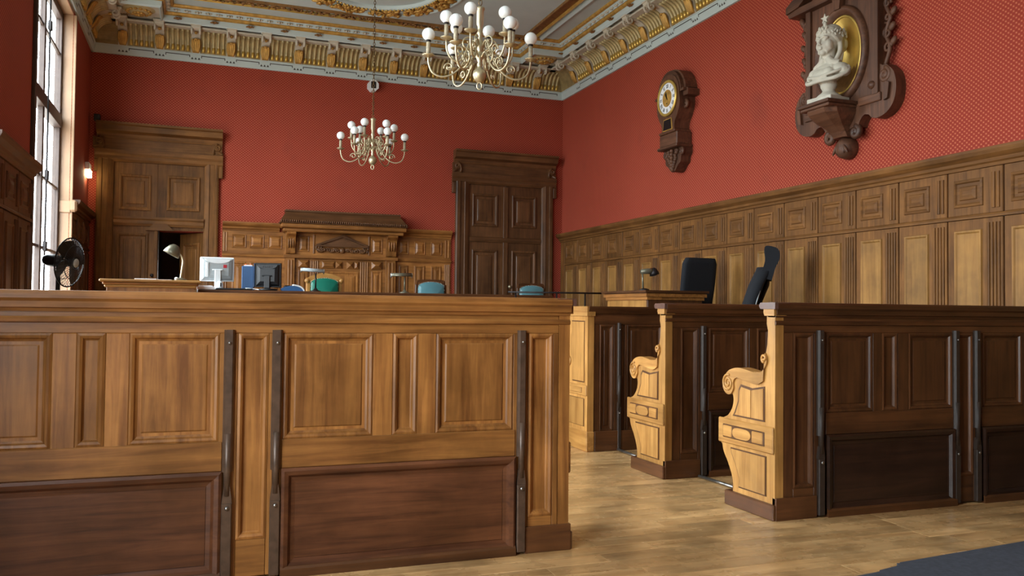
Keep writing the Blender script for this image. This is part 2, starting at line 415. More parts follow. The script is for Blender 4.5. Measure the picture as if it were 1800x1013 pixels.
def bay_meshes(P, dk=False):
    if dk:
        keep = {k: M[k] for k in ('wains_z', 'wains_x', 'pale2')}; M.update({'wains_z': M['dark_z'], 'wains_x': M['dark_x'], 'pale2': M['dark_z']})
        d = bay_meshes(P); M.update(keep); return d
    d = {}
    d['frame'] = MB().box(.006, P-.006, -.02, .0, 1.865, 2.19, .005).box(.006, P-.006, -.02, .0, .12, 1.835, .004).mesh('bay_board', M['wains_z'])
    d['up'] = MB().panel(P*.13, P*.66, 1.925, 2.125, RAISED, -.02).mesh('upper_panel', M['wains_x'])
    d['upr'] = reeds(P*.80, P*.95, 1.90, 2.15, 2, -.02).mesh('reeded_strip', M['wains_z'])
    d['lo'] = MB().panel(P*.14, P*.64, .42, 1.76, SUNK, -.02).mesh('lower_panel', M['pale2'])
    d['lor'] = reeds(P*.72, P*.955, .3, 1.80, 4, -.02).mesh('fluted_pilaster', M['wains_z'])
    return d
M['pale2'] = wood('wainscot_field_oak', lin(132, 92, 46), lin(160, 117, 62), 'z', rough=.52, spec=.25, var=.12)
def wainscot(parent, u_start, n, P, u_end, dk=False):
    d = bay_meshes(P, dk); wx = M['dark_x' if dk else 'wains_x']
    for i in range(n):
        u = u_start+i*P
        for k, nm in (('frame', 'bay_board'), ('up', 'upper_panel'), ('upr', 'reeded_strip'), ('lo', 'lower_panel'), ('lor', 'fluted_pilaster')):
            link(nm, d[k], parent, (u, 0, 0))
    e = u_start+n*P
    board(parent, 'backing_board', u_start, u_end, -.006, 0, 0, 2.22, M['dark_z'], 0)
    cap_rail(parent, u_start, u_end, 2.19, wx, h=1.05)
    MB().prism([(0, 0), (-.034, 0), (-.034, .015), (-.026, .028), (0, .028)], 0, u_end-u_start, 'x').build('dado_rail', wx, parent, (u_start, 0, 1.837))
    board(parent, 'plinth_board', u_start, u_end, -.035, 0, 0, .16, M['dark_x'])
# right wall: u = YB - y, bays end at y = 4.277 + k*.4658
wainscot(wall_right, YB-11.73, 24, .4658, YB-11.73+24*.4658)
board(wall_right, 'corner_board', .01, YB-11.73, -.02, 0, 0, 2.19, M['wains_z'])
cap_rail(wall_right, 0, YB-11.73, 2.19, M['wains_x'], h=1.05)
# left wall: u = y - YF
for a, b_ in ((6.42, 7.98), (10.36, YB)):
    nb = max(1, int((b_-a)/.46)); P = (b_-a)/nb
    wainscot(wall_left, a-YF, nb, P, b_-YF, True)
for a, b_ in ((2.47, 4.03), (-6, .08)):
    cap_rail(wall_left, a-YF, b_-YF, 2.19, M['wains_x']); board(wall_left, 'wainscot_board', a-YF, b_-YF, -.02, 0, 0, 2.19, M['wains_z'])

# back wall wainscot, u = x - XL
def BU(x): return x-XL
W = wall_back
def bw_board(name, x0, x1, h0, h1, z0, z1, mat='oak_x', c=.003):
    return board(W, name, BU(x0), BU(x1), -h1, -h0, z0, z1, M[mat], c)
def bw_panel(x0, x1, z0, z1, prof, h=.02, mat='oak_z', name='panel'):
    return panel_part(W, BU(x0), BU(x1), z0, z1, M[mat], prof, -h, name)
def bw_reed(x0, x1, z0, z1, n, h=.02, name='fluted_pilaster'):
    return reeds(0, x1-x0, 0, z1-z0, n).build(name, M['oak_z'], W, (BU(x0), -h, z0))
bw_board('wainscot_board', .265, 3.415, 0, .02, DAIS, 1.83)
bw_board('wainscot_board', .265, 3.415, 0, .02, 1.868, 2.18)
MB().prism([(0, 0), (-.045, 0), (-.05, .014), (-.035, .038), (0, .038)], 0, 3.15, 'x').build('dado_rail', M['oak_x'], W, (BU(.265), 0, 1.83))
for a, b_ in ((.265, 1.0), (2.68, 3.415)): cap_rail(W, BU(a), BU(b_), 2.175, M['oak_x'], h=.98)
bw_reed(.275, .335, 1.90, 2.15, 2); bw_reed(.275, .335, .6, 1.8, 2)
PYR = [(0, .004), (.006, .012), (.014, .010), (.016, .004), (.045, .022)]
for a, b_ in ((.39, .57), (.615, .80), (.85, 1.035)):
    bw_panel(a, b_, 1.945, 2.125, PYR, mat='oak_x'); bw_panel(a, b_, .7, 1.76, RAISED)
for a, b_ in ((2.645, 2.785), (2.87, 3.03), (3.115, 3.275)):
    bw_panel(a, b_, 1.93, 2.125, PYR, mat='oak_x'); bw_panel(a, b_, .7, 1.775, RAISED)
bw_reed(3.315, 3.40, 1.90, 2.15, 2); bw_reed(3.315, 3.40, .6, 1.8, 4)
# the projecting throne hood in the middle
bw_board('throne_back_board', 1.07, 2.60, .02, .05, DAIS, 1.83); bw_board('throne_back_board', 1.07, 2.60, .02, .05, 1.868, 2.2)
def console(x0, x1, z0, z1, mat='oak_z'):
    H = z1-z0
    pf = smooth_pts([(0, 0), (-.05, 0), (-.06, H*.2), (-.075, H*.45), (-.10, H*.7), (-.16, H*.82), (-.17, H*.93), (-.15, H)], 3)+[(0, H)]
    o = MB().prism(pf, 0, x1-x0, 'x').build('console_bracket', M[mat], W, (BU(x0), -.05, z0))
    m = MB()
    for k in range(3): m.ball(((x1-x0)*(.25+.25*k), -.075, H*.5), (.012, .02, H*.28), 8, 6)
    m.build('carved_leaf', M[mat], o)
for a, b_ in ((1.08, 1.20), (2.45, 2.59)):
    console(a, b_, 1.89, 2.2); bw_board('pilaster', a, b_, .05, .085, DAIS, 1.83, 'oak_z'); bw_reed(a+.02, b_-.02, .6, 1.8, 2, .085)
bw_board('entablature_block', 1.05, 2.62, .05, .10, 1.83, 1.875)
for a, b_ in ((1.245, 1.39), (2.245, 2.40)): 
    bw_panel(a, b_, 1.92, 2.135, PYR, .05, 'oak_x'); bw_panel(a, b_, .7, 1.68, RAISED, .05)
    bw_panel(a, b_, 1.70, 1.81, [(0, .004), (.006, .02), (.05, .05)], .05, 'oak_x', 'faceted_block')
for a, b_ in ((1.41, 1.525), (2.09, 2.21)): bw_reed(a, b_, .6, 1.80, 4, .05)
bw_reed(1.435, 1.475, 1.9, 2.16, 1, .05, 'fillet'); bw_reed(2.195, 2.235, 1.9, 2.16, 1, .05, 'fillet')
for cx in (1.80, 1.955): bw_panel(cx-.05, cx+.05, 1.70, 1.80, [(0, .004), (.05, .055)], .05, 'oak_x', 'faceted_block')
for a, b_ in ((1.56, 1.745), (2.01, 2.075)): bw_panel(a, b_, 1.70, 1.80, [(0, .004), (.008, .02), (.03, .035)], .05, 'oak_x', 'faceted_block')
bw_panel(1.56, 2.075, .7, 1.66, RAISED, .05)
# carved pediment panel
m = MB().prism([(0, .0), (.71, 0), (.71, .012), (.355, .155), (0, .012)], -.022, 0, 'y'); m.build('pediment_back', M['mid_x'], W, (BU(1.485), -.05, 2.01))
m = MB()
for s_ in (-1, 1): m.prism([(.355, .155), (.355, .125), (.355+s_*.30, .012), (.355+s_*.37, .012)], -.05, -.018, 'y')
m.box(.0, .71, -.05, -.018, -.012, .012); m.build('pediment_moulding', M['mid_x'], W, (BU(1.485), -.05, 2.01))
m = MB()
for s_ in (-1, 1):
    m.tube([(.355+s_*.05+s_*.28*t, -.02-.008*math.sin(9*t), .05+.022*math.sin(t*13)) for t in [k/24 for k in range(25)]], .014, 6)
    for k in range(5): m.tube([(x_, -.03, z_) for x_, z_ in spiral((.355+s_*(.07+.062*k), .05), .032, .006, k*1.3, s_*1.2, 10)], .008, 5)
    m.tube([(x_, -.025, z_) for x_, z_ in spiral((.355+s_*.33, .085), .05, .012, 1.2, s_*1.3, 12)], .012, 6)
m.ball((.355, -.02, .05), (.04, .025, .04), 10, 7); m.build('carved_scrollwork', M['mid_x'], W, (BU(1.485), -.05, 1.9))
# mitred hood with sloping ends
hood = MB(); P4 = [(.985, 2.712, .30), (.985, 2.712, .30), (1.07, 2.62, .17), (1.06, 2.63, .18), (1.06, 2.63, .18)]
zz_ = [2.285, 2.305, 2.445, 2.452, 2.475]
V = []
for (a, b_, d), z_ in zip(P4, zz_): V += [(a, YB-d, z_), (b_, YB-d, z_), (b_, YB, z_), (a, YB, z_)]
hood.add(V, [(k*4+i, k*4+(i+1) % 4, k*4+4+(i+1) % 4, k*4+4+i) for k in range(4) for i in range(4)]+[(3, 2, 1, 0), (16, 17, 18, 19)])
ho = hood.build('throne_hood', M['mid_x'], W); ho.location = (-XL, -YB, 0)
m = MB()
for k in range(62): m.ball((1.0+k*.0277, YB-.302, 2.312), (.0115, .024, .021), 6, 5)
m.build('egg_moulding', M['mid_x'], ho)
bw_board('hood_corona', 1.0, 2.70, 0, .285, 2.225, 2.285, 'oak_x', .012); bw_board('hood_bed_moulding', 1.03, 2.67, 0, .24, 2.175, 2.226, 'oak_x', .012)

# ------------------------------------------------------------------ doors of the back wall
def door_case(n, x0, x1, ci0, ci1, ear0, ear1, mat, label):
    """surround, entablature and cornice; local x = world x, local y=0 at the wall face"""
    D = empty('door_%d' % n, None, (0, YB, 0), 0, 'structure')
    mz, mx = M[mat+'_z'], M[mat+'_x']
    for a, b_, f in ((x0, ci0, 1), (ci1, x1, -1)):
        wv = b_-a
        st = [(0, 0), (0, -.05), (.02, -.06), (wv*.30, -.06), (wv*.34, -.045), (wv*.62, -.045), (wv*.66, -.055), (wv*.9, -.04), (wv, -.03), (wv, 0)]
        st = st if f == 1 else [(wv-q[0], q[1]) for q in st]
        MB().prism(st, DAIS, 3.03, 'z').build('casing', mz, D, (a, 0, 0))
    MB().prism([(0, 0), (-.03, 0), (-.05, .03), (-.045, .07), (-.06, .10), (-.06, .15), (0, .15)], ear0, ear1, 'x').build('casing_head', mx, D, (0, 0, 3.0))
    for a, b_ in ((ear0, ear0+.05), (ear1-.05, ear1)): board(D, 'casing_ear', a, b_, -.058, 0, 2.855, 3.01, mz)
    board(D, 'frieze_board', x0+.03, x1-.03, -.03, 0, 3.15, 3.30, mx)
    MB().prism([(0, 0), (-.04, 0), (-.05, .02), (-.06, .06), (-.13, .085), (-.14, .15), (-.17, .165), (-.175, .19), (0, .19)], ear0+.02, ear1-.01, 'x').build('cornice', mx, D, (0, 0, 3.29))
    for s_, a in ((-1, x0+.02), (1, x1-.02)):
        m = MB()
        sp = spiral((a, 3.255), .045, .012, PI/2, 1.6*s_, 26)
        m.tube([(p[0], -.05, p[1]) for p in sp], .016, 6)
        m.tube([(a, -.05, 3.30), (a+s_*.0, -.05, 3.30), (a-s_*.045, -.05, 3.26), (a-s_*.055, -.05, 3.2), (a-s_*.045, -.05, 3.16)], .018, 6)
        m.tube([(a+s_*.0, -.05, 3.19), (a+s_*.055, -.05, 3.175), (a+s_*.06, -.05, 3.165)], .018, 6)
        m.box(a-.07, a+.055, -.05, 0, 3.152, 3.30)
        m.build('scroll_console', mz, D)
    return D, mz, mx
D1, mz, mx = door_case(1, -1.255, .207, -1.06, .03, -1.285, .255, 'wains', '')
# left leaf and upper right part; the lower right wicket stands open
def leaf(D, x0, x1, z0, z1, mz, mx, y=.0):
    return board(D, 'door_leaf', x0, x1, y-.012, y+.02, z0, z1, mz)
lf = leaf(D1, -1.06, -.54, DAIS, 3.0, mz, mx); lf2 = leaf(D1, -.54, .03, 2.14, 3.0, mz, mx)
BIG = [(0, 0), (.0, .014), (.012, .02), (.028, .016), (.038, .002), (.05, -.002), (.075, -.002), (.085, .008), (.11, .012)]
panel_part(D1, -.99, -.615, 2.385, 2.845, mz, BIG, -.012); panel_part(D1, -.425, -.025, 2.40, 2.855, mz, BIG, -.012)
panel_part(D1, -1.01, -.635, .8, 2.09, mz, BIG, -.012)
MB().prism([(0, 0), (-.03, 0), (-.045, .03), (-.04, .07), (-.055, .09), (-.055, .115), (0, .115)], -1.05, .03, 'x').build('lock_rail_moulding', mx, D1, (0, -.012, 2.185))
MB().prism([(-.17, 0), (.17, 0), (.08, .09), (-.05, .11)], -.075, -.012, 'y').build('carved_finial', mx, D1, (-.5, 0, 2.13))
board(D1, 'meeting_stile', -.565, -.525, -.045, 0, DAIS, 2.14, mz)
MB().tube([(-.515, -.02, DAIS), (-.515, -.02, 2.13)], .008, 8).build('lock_bar', M['steel'], D1)
MB().ball((-.585, -.05, 1.55), .022).build('door_knob', M['dsteel'], D1)
wk = empty('wicket_leaf', D1, (.03, .01, 0), math.radians(-57))
board(wk, 'leaf_board', -.54, 0, 0, .035, DAIS, 2.13, M['wains_z']); 
panel_part(wk, -.45, -.08, .8, 2.0, M['wains_z'], BIG, 0)
# corridor behind the open wicket
m = MB(); m.box(-.9, -.55, .26, 2.0, .3, 2.5); m.box(.08, .4, .26, 2.0, .3, 2.5); m.box(-.9, .4, 2.0, 2.1, .3, 2.5); m.box(-.9, .4, .26, 2.1, 2.4, 2.5); m.box(-.9, .4, .0, 2.1, .35, .45)
m.build('corridor_shell', M['void'], D1)
D2, mz, mx = door_case(2, 3.475, 5.01, 3.685, 4.825, 3.42, 5.06, 'mid', '')
leaf(D2, 3.685, 4.255, DAIS, 3.0, mz, mx); leaf(D2, 4.257, 4.825, DAIS, 3.0, mz, mx)
for a, b_ in ((3.735, 4.13), (4.355, 4.745)):
    panel_part(D2, a, b_, 2.385, 2.865, mz, BIG, -.012); panel_part(D2, a, b_, .8, 2.04, mz, BIG, -.012)
MB().prism([(0, 0), (-.02, 0), (-.03, .03), (-.03, .06), (0, .08)], 3.69, 4.82, 'x').build('lock_rail_moulding', mx, D2, (0, -.012, 2.155))
board(D2, 'meeting_stile', 4.22, 4.29, -.03, 0, DAIS, 2.98, mz)
MB().ball((4.32, -.05, 1.5), .025).build('door_knob', M['brass'], D2)

# ------------------------------------------------------------------ windows in the left wall
def make_window(n, y0, y1):
    Wd = empty('window_%d' % n, None, (XL, 0, 0), 0, 'structure')
    xg = -.13
    def bx(name, a0, a1, b0, b1, c0, c1, mat='sash', c=.004, par=Wd): return MB().box(a0, a1, b0, b1, c0, c1, c).build(name, M[mat], par)
    # reveals and their casings
    bx('reveal', xg-.01, .0, y1-.002, y1+.05, WZ0, WZ1, 'jamb'); bx('reveal', xg-.01, .0, y0-.05, y0+.002, WZ0, WZ1, 'sash')
    bx('reveal_head', xg-.01, 0, y0, y1, WZ1-.002, WZ1+.05, 'jamb'); bx('window_sill', xg-.15, .05, y0-.05, y1+.05, WZ0-.04, WZ0, 'jamb')
    bx('casing', 0, .03, y0-.07, y0, WZ0, WZ1, 'sash'); bx('casing', 0, .03, y1, y1+.045, WZ0, WZ1, 'jamb')
    bx('casing_block', 0, .075, y1-.03, y1+.07, 2.17, 2.30, 'jamb', .02)
    bx('jamb_capital', xg-.02, .012, y1-.02, y1, 2.16, 2.29, 'jamb', .004)
    f = .07; ym = (y0+y1)/2+.06
    zt0, zt1 = 3.07, 3.2
    fr = MB()
    for a, b_ in ((y0, y0+.1), (y1-.06, y1)): fr.box(xg-.04, xg+.03, a, b_, WZ0, WZ1, .006)
    fr.box(xg-.04, xg+.03, y0, y1, WZ0, WZ0+.1, .006); fr.box(xg-.04, xg+.03, y0, y1, WZ1-.08, WZ1, .006)
    fr.build('window_frame', M['sash'], Wd)
    bx('transom', xg-.05, xg+.045, y0+.1, y1-.06, zt0, zt1); bx('mullion', xg-.02, xg+.03, ym-.04, ym+.04, WZ0+.1, WZ1-.08)
    for (a, b_) in ((y0+.1, ym-.04), (ym+.04, y1-.06)):
        for zs in ((WZ0+.1, 1.72, 2.41, zt0), (zt1, 3.87, WZ1-.08)):
            for c, d in zip(zs, zs[1:]):
                p = MB().box(xg-.004, xg+.002, a, b_, c, d).build('pane', M['glass'], Wd)
                if d not in (zt0, WZ1-.08): bx('glazing_bar', xg-.014, xg+.016, a, b_, d-.014, d+.014, 'sash', .003)
    m = MB()
    m.tube([(xg+.065, ym, WZ0+.12), (xg+.065, ym, WZ1-.1)], .009, 8)
    for z_ in (1.72, 2.41, 3.87): m.box(xg+.05, xg+.085, ym-.03, ym+.03, z_-.05, z_+.05, .008)
    m.build('espagnolette', M['dsteel'], Wd)
    return Wd
for i, (a, b_) in enumerate(WINS): make_window(i+1, a, b_)

# ------------------------------------------------------------------ ceiling cornice
ZB = 4.375
def cornice_run(parent, u0, u1, marks, rz, loc, full=True):
    """built facing local -y along local x"""
    R = empty('cornice_run', parent, loc, rz)
    def part(name, mb, mat): return mb.build(name, mat, R)
    part('frieze_band', MB().prism([(0, 0), (-.025, 0), (-.03, .012), (-.045, .1), (-.055, .105), (-.055, .115), (0, .115)], u0, u1, 'x'), M['plaster']).location = (0, 0, ZB)
    cove = [(0, 0)]+[(-.05-.22*(1-math.cos(t)), .24*math.sin(t)) for t in [k*PI/2/7 for k in range(8)]]+[(-.33, .24), (-.33, .265), (0, .265)]
    part('cove', MB().prism(cove, u0, u1, 'x'), M['cove']).location = (0, 0, ZB+.112)
    part('cove_lip', MB().prism([(-.25, 0), (-.345, 0), (-.35, .014), (-.34, .03), (-.25, .03)], u0, u1, 'x'), M['cream']).location = (0, 0, ZB+.35)
    return R
def corbel_mesh():
    a = MB()
    pf = smooth_pts([(0, 0), (-.06, 0), (-.085, .05), (-.10, .12), (-.16, .19), (-.25, .225), (-.33, .22), (-.375, .235)], 4)+[(-.385, .25), (-.385, .285), (-.0, .285)]
    a.prism(pf, -.055, .055, 'x'); a.box(-.068, .068, -.40, -.02, .262, .292, .006)
    for sx in (-.05, .05):
        a.tube([(sx, p[0], p[1]) for p in spiral((-.325, .21), .05, .012, PI/2, 1.3, 16)], .014, 6)
    bmsh = a.mesh('corbel', M['cream'])
    g = MB()
    for k in range(-2, 3):
        g.tube(smooth_pts([(k*.012, -.07, .005), (k*.020, -.11, .06), (k*.022, -.135, .12), (k*.018, -.165, .155)], 3), [.016, .018, .018, .017, .017, .016, .015, .014, .013, .008][:10], 6)
    g.ball((0, -.17, .15), (.03, .02, .014), 8, 6); g.ball((0, -.27, .205), (.022, .03, .02), 8, 6)
    return bmsh, g.mesh('acanthus_leaf', M['gold'])
def flute_mesh(wv):
    a = MB(); pts = [(-.055-.20*(1-math.cos(t)), .018+.215*math.sin(t)) for t in [k*PI/2/8*.98 for k in range(9)]]
    a.tube([(0, p[0]-.006, p[1]) for p in pts], [wv*.28]*8+[wv*.30], 7)
    up_ = a.mesh('flute', M['cream_g'])
    c = MB(); c.tube([(0, -.062, .015), (0, -.066, .05), (0, -.078, .085)], [wv*.34, wv*.34, wv*.26], 7)
    return up_, c.mesh('flute_peg', M['gold_b'])
M['cream_g'] = plain('part_gilded_plaster', lin(196, 180, 132), .45, .2, noise=.3, nscale=10)
CB, CL = corbel_mesh()
def marks_mesh(P):
    m = MB()
    for k in (-1, 0, 1): m.prism([(k*.042-.017, .022), (k*.042+.017, .022), (k*.042, .05)], -.0005, .0, 'y')
    y0 = .0
    m.box(.075, P-.075, -.0005, 0, .066, .076); m.box(.068, .078, -.0005, 0, .045, .076); m.box(P-.078, P-.068, -.0005, 0, .045, .076)
    o = m.mesh('stencil_mark', M['paint']); o.transform(Matrix.Rotation(math.atan2(.015, .088), 4, 'X')); return o
def dress(R, centers, P, nf):
    FU, FP = flute_mesh((P-.13)/nf)
    mm = marks_mesh(P)
    for c in centers:
        o = link('corbel', CB, R, (c, 0, ZB+.112)); link('acanthus_leaf', CL, o)
        link('stencil_mark', mm, R, (c, -.0315, ZB+.012))
        for k in range(nf):
            u = c+.065+(k+.5)*(P-.13)/nf
            f = link('flute', FU, R, (u, 0, ZB+.112)); link('flute_peg', FP, f)
        m = rosm
        link('soffit_rosette', m, R, (c+P/2, -.43, ZB+.43))
rosm = None
mm_ = MB(); mm_.lathe([(.001, 0), (.035, .0), (.03, -.012), (.015, -.02), (.001, -.026)], 10)
for k in range(6): mm_.ball((.035*math.cos(k*PI/3), .035*math.sin(k*PI/3), -.008), (.016, .016, .01), 6, 5)
rosm = mm_.mesh('soffit_rosette', M['gold_d'])
rb = cornice_run(ceiling, XL, XR, None, 0, (0, YB, 0)); dress(rb, [-.985+.437*k for k in range(14)], .437, 5)
rr_ = cornice_run(ceiling, 0, YB-YF, None, -PI/2, (XR, YB, 0)); dress(rr_, [YB-11.25+.52*k for k in range(15)], .52, 6)
rl_ = cornice_run(ceiling, 0, YB-YF, None, PI/2, (XL, YF, 0)); dress(rl_, [11.25-.52*k-YF for k in range(13)][::-1], .52, 6)
cornice_run(ceiling, XL, XR, None, PI, (XL+XR, YF, 0))
# soffit, fascia and the gilt mouldings on a stepped outline
e1 = .38
out = [(XL, YF), (XR, YF), (XR, YB), (XL, YB)]
xa, xb, ya, yb_ = XL+e1, XR-e1, YF+e1, YB-e1
NT = .5
path = [(xa, ya), (xb, ya), (xb, yb_-NT), (xb-.44, yb_-NT), (xb-.44, yb_), (xa+.44, yb_), (xa+.44, yb_-NT), (xa, yb_-NT)]
ZS = ZB+.385          # soffit height
m = MB()
m.box(XL, XR, yb_, YB, ZS+.03, ZS+.05); m.box(XL, xa, YF, yb_, ZS+.03, ZS+.05); m.box(xb, XR, YF, yb_, ZS+.03, ZS+.05)
for a, b_ in ((xa, xa+.44), (xb-.44, xb)): m.box(a, b_, yb_-NT, yb_, ZS+.03, ZS+.05)
m.build('cornice_soffit', M['cream'], ceiling)
sweep(MB(), path, [(0, ZS+.05), (0, ZS-.005), (.012, ZS-.008), (.03, ZS+.012), (.034, ZS+.085)], True).build('fascia', M['plaster'], ceiling)
sweep(MB(), path, [(.034, ZS+.08), (.04, ZS+.07), (.06, ZS+.082), (.068, ZS+.105), (.06, ZS+.12)], True).build('gilt_moulding', M['gold'], ceiling)
sweep(MB(), path, [(.06, ZS+.115), (.075, ZS+.112), (.10, ZS+.14), (.125, ZS+.16)], True).build('leaf_moulding', M['plaster'], ceiling)
sweep(MB(), path, [(.118, ZS+.155), (.125, ZS+.15), (.145, ZS+.16), (.155, ZS+.18), (.15, ZC+.01)], True).build('gilt_moulding', M['gold'], ceiling)
m = MB()      # leaf beads of the leaf moulding
def along(path, step, closed=True):
    n = len(path)
    for i in range(n if closed else n-1):
        a, b_ = Vector(path[i]), Vector(path[(i+1) % n]); L = (b_-a).length; k = max(1, int(L/step))
        for j in range(k): yield a+(b_-a)*(j+.5)/k, (b_-a).normalized()
for p, d in along(path, .125):
    if p.y < 3.5: continue
    nv = Vector((-d.y, d.x)); q = p+nv*.095
    R3 = Matrix((( d.x, nv.x, 0), (d.y, nv.y, 0), (0, 0, 1)))
    m.ball((q.x, q.y, ZS+.125), (.018, .03, .016), 6, 5, R3)
    for s_ in (-1, 1): m.ball((q.x+d.x*.03*s_, q.y+d.y*.03*s_, ZS+.128), (.014, .022, .01), 6, 5, R3)
m.build('leaf_bead_row', M['cream'], ceiling, kind='stuff')
# corner discs
for cx in (xa+.2, xb-.2):
    o = MB().lathe([(.001, ZS-.02), (.09, ZS-.015), (.12, ZS+.0), (.16, ZS+.012), (.20, ZS+.035)], 24).build('corner_disc', M['cream_g'], ceiling, (cx, yb_-.24, 0))
    m = MB()
    for k in range(14): m.ball((.13*math.cos(k*PI/7), .13*math.sin(k*PI/7), ZS), (.026, .026, .016), 7, 5)
    for k in range(8): m.ball((.05*math.cos(k*PI/4), .05*math.sin(k*PI/4), ZS-.022), (.03, .03, .02), 7, 5)
    m.build('carved_leaf', M['gold'], o)
# foliage frame and inner coffers
def leaf_band(pts, wv, seed, closed=True, y_min=3.5, mat='gold_d', name='gilt_foliage', parent=ceiling):
    rnd = random.Random(seed); m = MB()
    for p, d in along(pts, .042, closed):
        if p.y < y_min: continue
        nv = Vector((-d.y, d.x))
        for k in range(2):
            q = p+nv*(rnd.uniform(-.4, .4)*wv)+d*rnd.uniform(-.02, .02); a = rnd.uniform(0, PI)
            R3 = Matrix.Rotation(a, 3, 'Z') @ Matrix.Rotation(rnd.uniform(-.5, .5), 3, 'X')
            m.ball((q.x, q.y, ZC-.018+rnd.uniform(-.012, .004)), (.034, .016, .014), 6, 4, R3)
    return m.build(name, M[mat], parent, kind='stuff')
fx0, fx1, fy0, fy1 = xa+.50, xb-.58, 1.0, YB-.94
rect = [(fx0, fy0), (fx1, fy0), (fx1, fy1), (fx0, fy1)]
sweep(MB(), rect, [(-.09, ZC+.01), (-.09, ZC-.03), (-.07, ZC-.04), (-.05, ZC-.02), (-.05, ZC+.01)], True).build('gilt_fillet', M['gold_b'], ceiling)
sweep(MB(), rect, [(.06, ZC+.01), (.06, ZC-.03), (.085, ZC-.03), (.09, ZC+.01)], True).build('gilt_fillet', M['gold_d'], ceiling)
leaf_band([(fx1, fy1), (fx0, fy1)], .13, 3, False)
sweep(MB(), [(fx1, 3.5), (fx1, fy1)], [(-.055, ZC+.01), (-.055, ZC-.012), (.06, ZC-.012), (.06, ZC+.01)]).build('gilt_band', M['gold_d'], ceiling)
sweep(MB(), [(fx1+.18, 2), (fx1+.18, fy1+.06)], [(-.02, ZC+.01), (-.02, ZC-.03), (.0, ZC-.035), (.03, ZC-.02), (.03, ZC+.01)]).build('white_moulding', M['plaster'], ceiling)
# rosette over the far chandelier
RC = (1.915, 9.8)
ring = empty('ceiling_rosette', ceiling, (RC[0], RC[1], 0)); ring.scale = (1.14, 1.14, 1)
MB().lathe([(.60, ZC+.01), (.60, ZC-.03), (.63, ZC-.045), (.66, ZC-.03), (.66, ZC-.01), (.86, ZC-.01), (.86, ZC-.03), (.885, ZC-.035), (.9, ZC-.02), (.9, ZC+.01)], 72).build('rosette_ring', M['plaster'], ring)
rnd = random.Random(5)
for sgm in range(12):
    m = MB(); a0 = sgm*PI/6+.05
    for k in range(42):
        a = a0+rnd.random()*(PI/6-.1); r_ = .76+rnd.uniform(-.085, .085)
        R3 = Matrix.Rotation(rnd.uniform(0, PI), 3, 'Z') @ Matrix.Rotation(rnd.uniform(-.6, .6), 3, 'X')
        m.ball((r_*math.cos(a), r_*math.sin(a), ZC-.03+rnd.uniform(-.015, .01)), (.045, .02, .018), 6, 4, R3)
    m.build('gilt_garland', M['gold'], ring)
m = MB()
for k in range(90): m.ball((.63*math.cos(k*PI/45), .63*math.sin(k*PI/45), ZC-.045), .014, 6, 4)
m.build('bead_ring', M['gold_b'], ring, kind='stuff')
MB().lathe([(.001, ZC-.06), (.1, ZC-.05), (.16, ZC-.02), (.2, ZC+.01)], 24).build('rosette_boss', M['gold'], ring)
# inner coffer frame round the rosette field and the one over the near chandelier
for (a, b_, c, d) in ((fx0+.75, fx1-.72, 6.9, 8.35), (fx0+.75, fx1-.72, 3.4, 6.6)):
    rc = [(a, c), (b_, c), (b_, d), (a, d)]
    sweep(MB(), rc, [(-.10, ZC+.01), (-.10, ZC-.02), (-.08, ZC-.035), (-.06, ZC-.02), (-.06, ZC+.01)], True).build('white_moulding', M['plaster'], ceiling)
    sweep(MB(), rc, [(.06, ZC+.01), (.06, ZC-.02), (.09, ZC-.02), (.09, ZC+.01)], True).build('gilt_fillet', M['gold_d'], ceiling)
    leaf_band(rc, .1, 9, True, 3.0)

# ------------------------------------------------------------------ dais
dais = MB().box(XL+.01, XR-.01, 6.95, YB, 0, DAIS, .01).box(4.12, XR-.01, 5.8, 6.95, 0, DAIS, .01).build('dais', M['oak_x'], kind='structure')

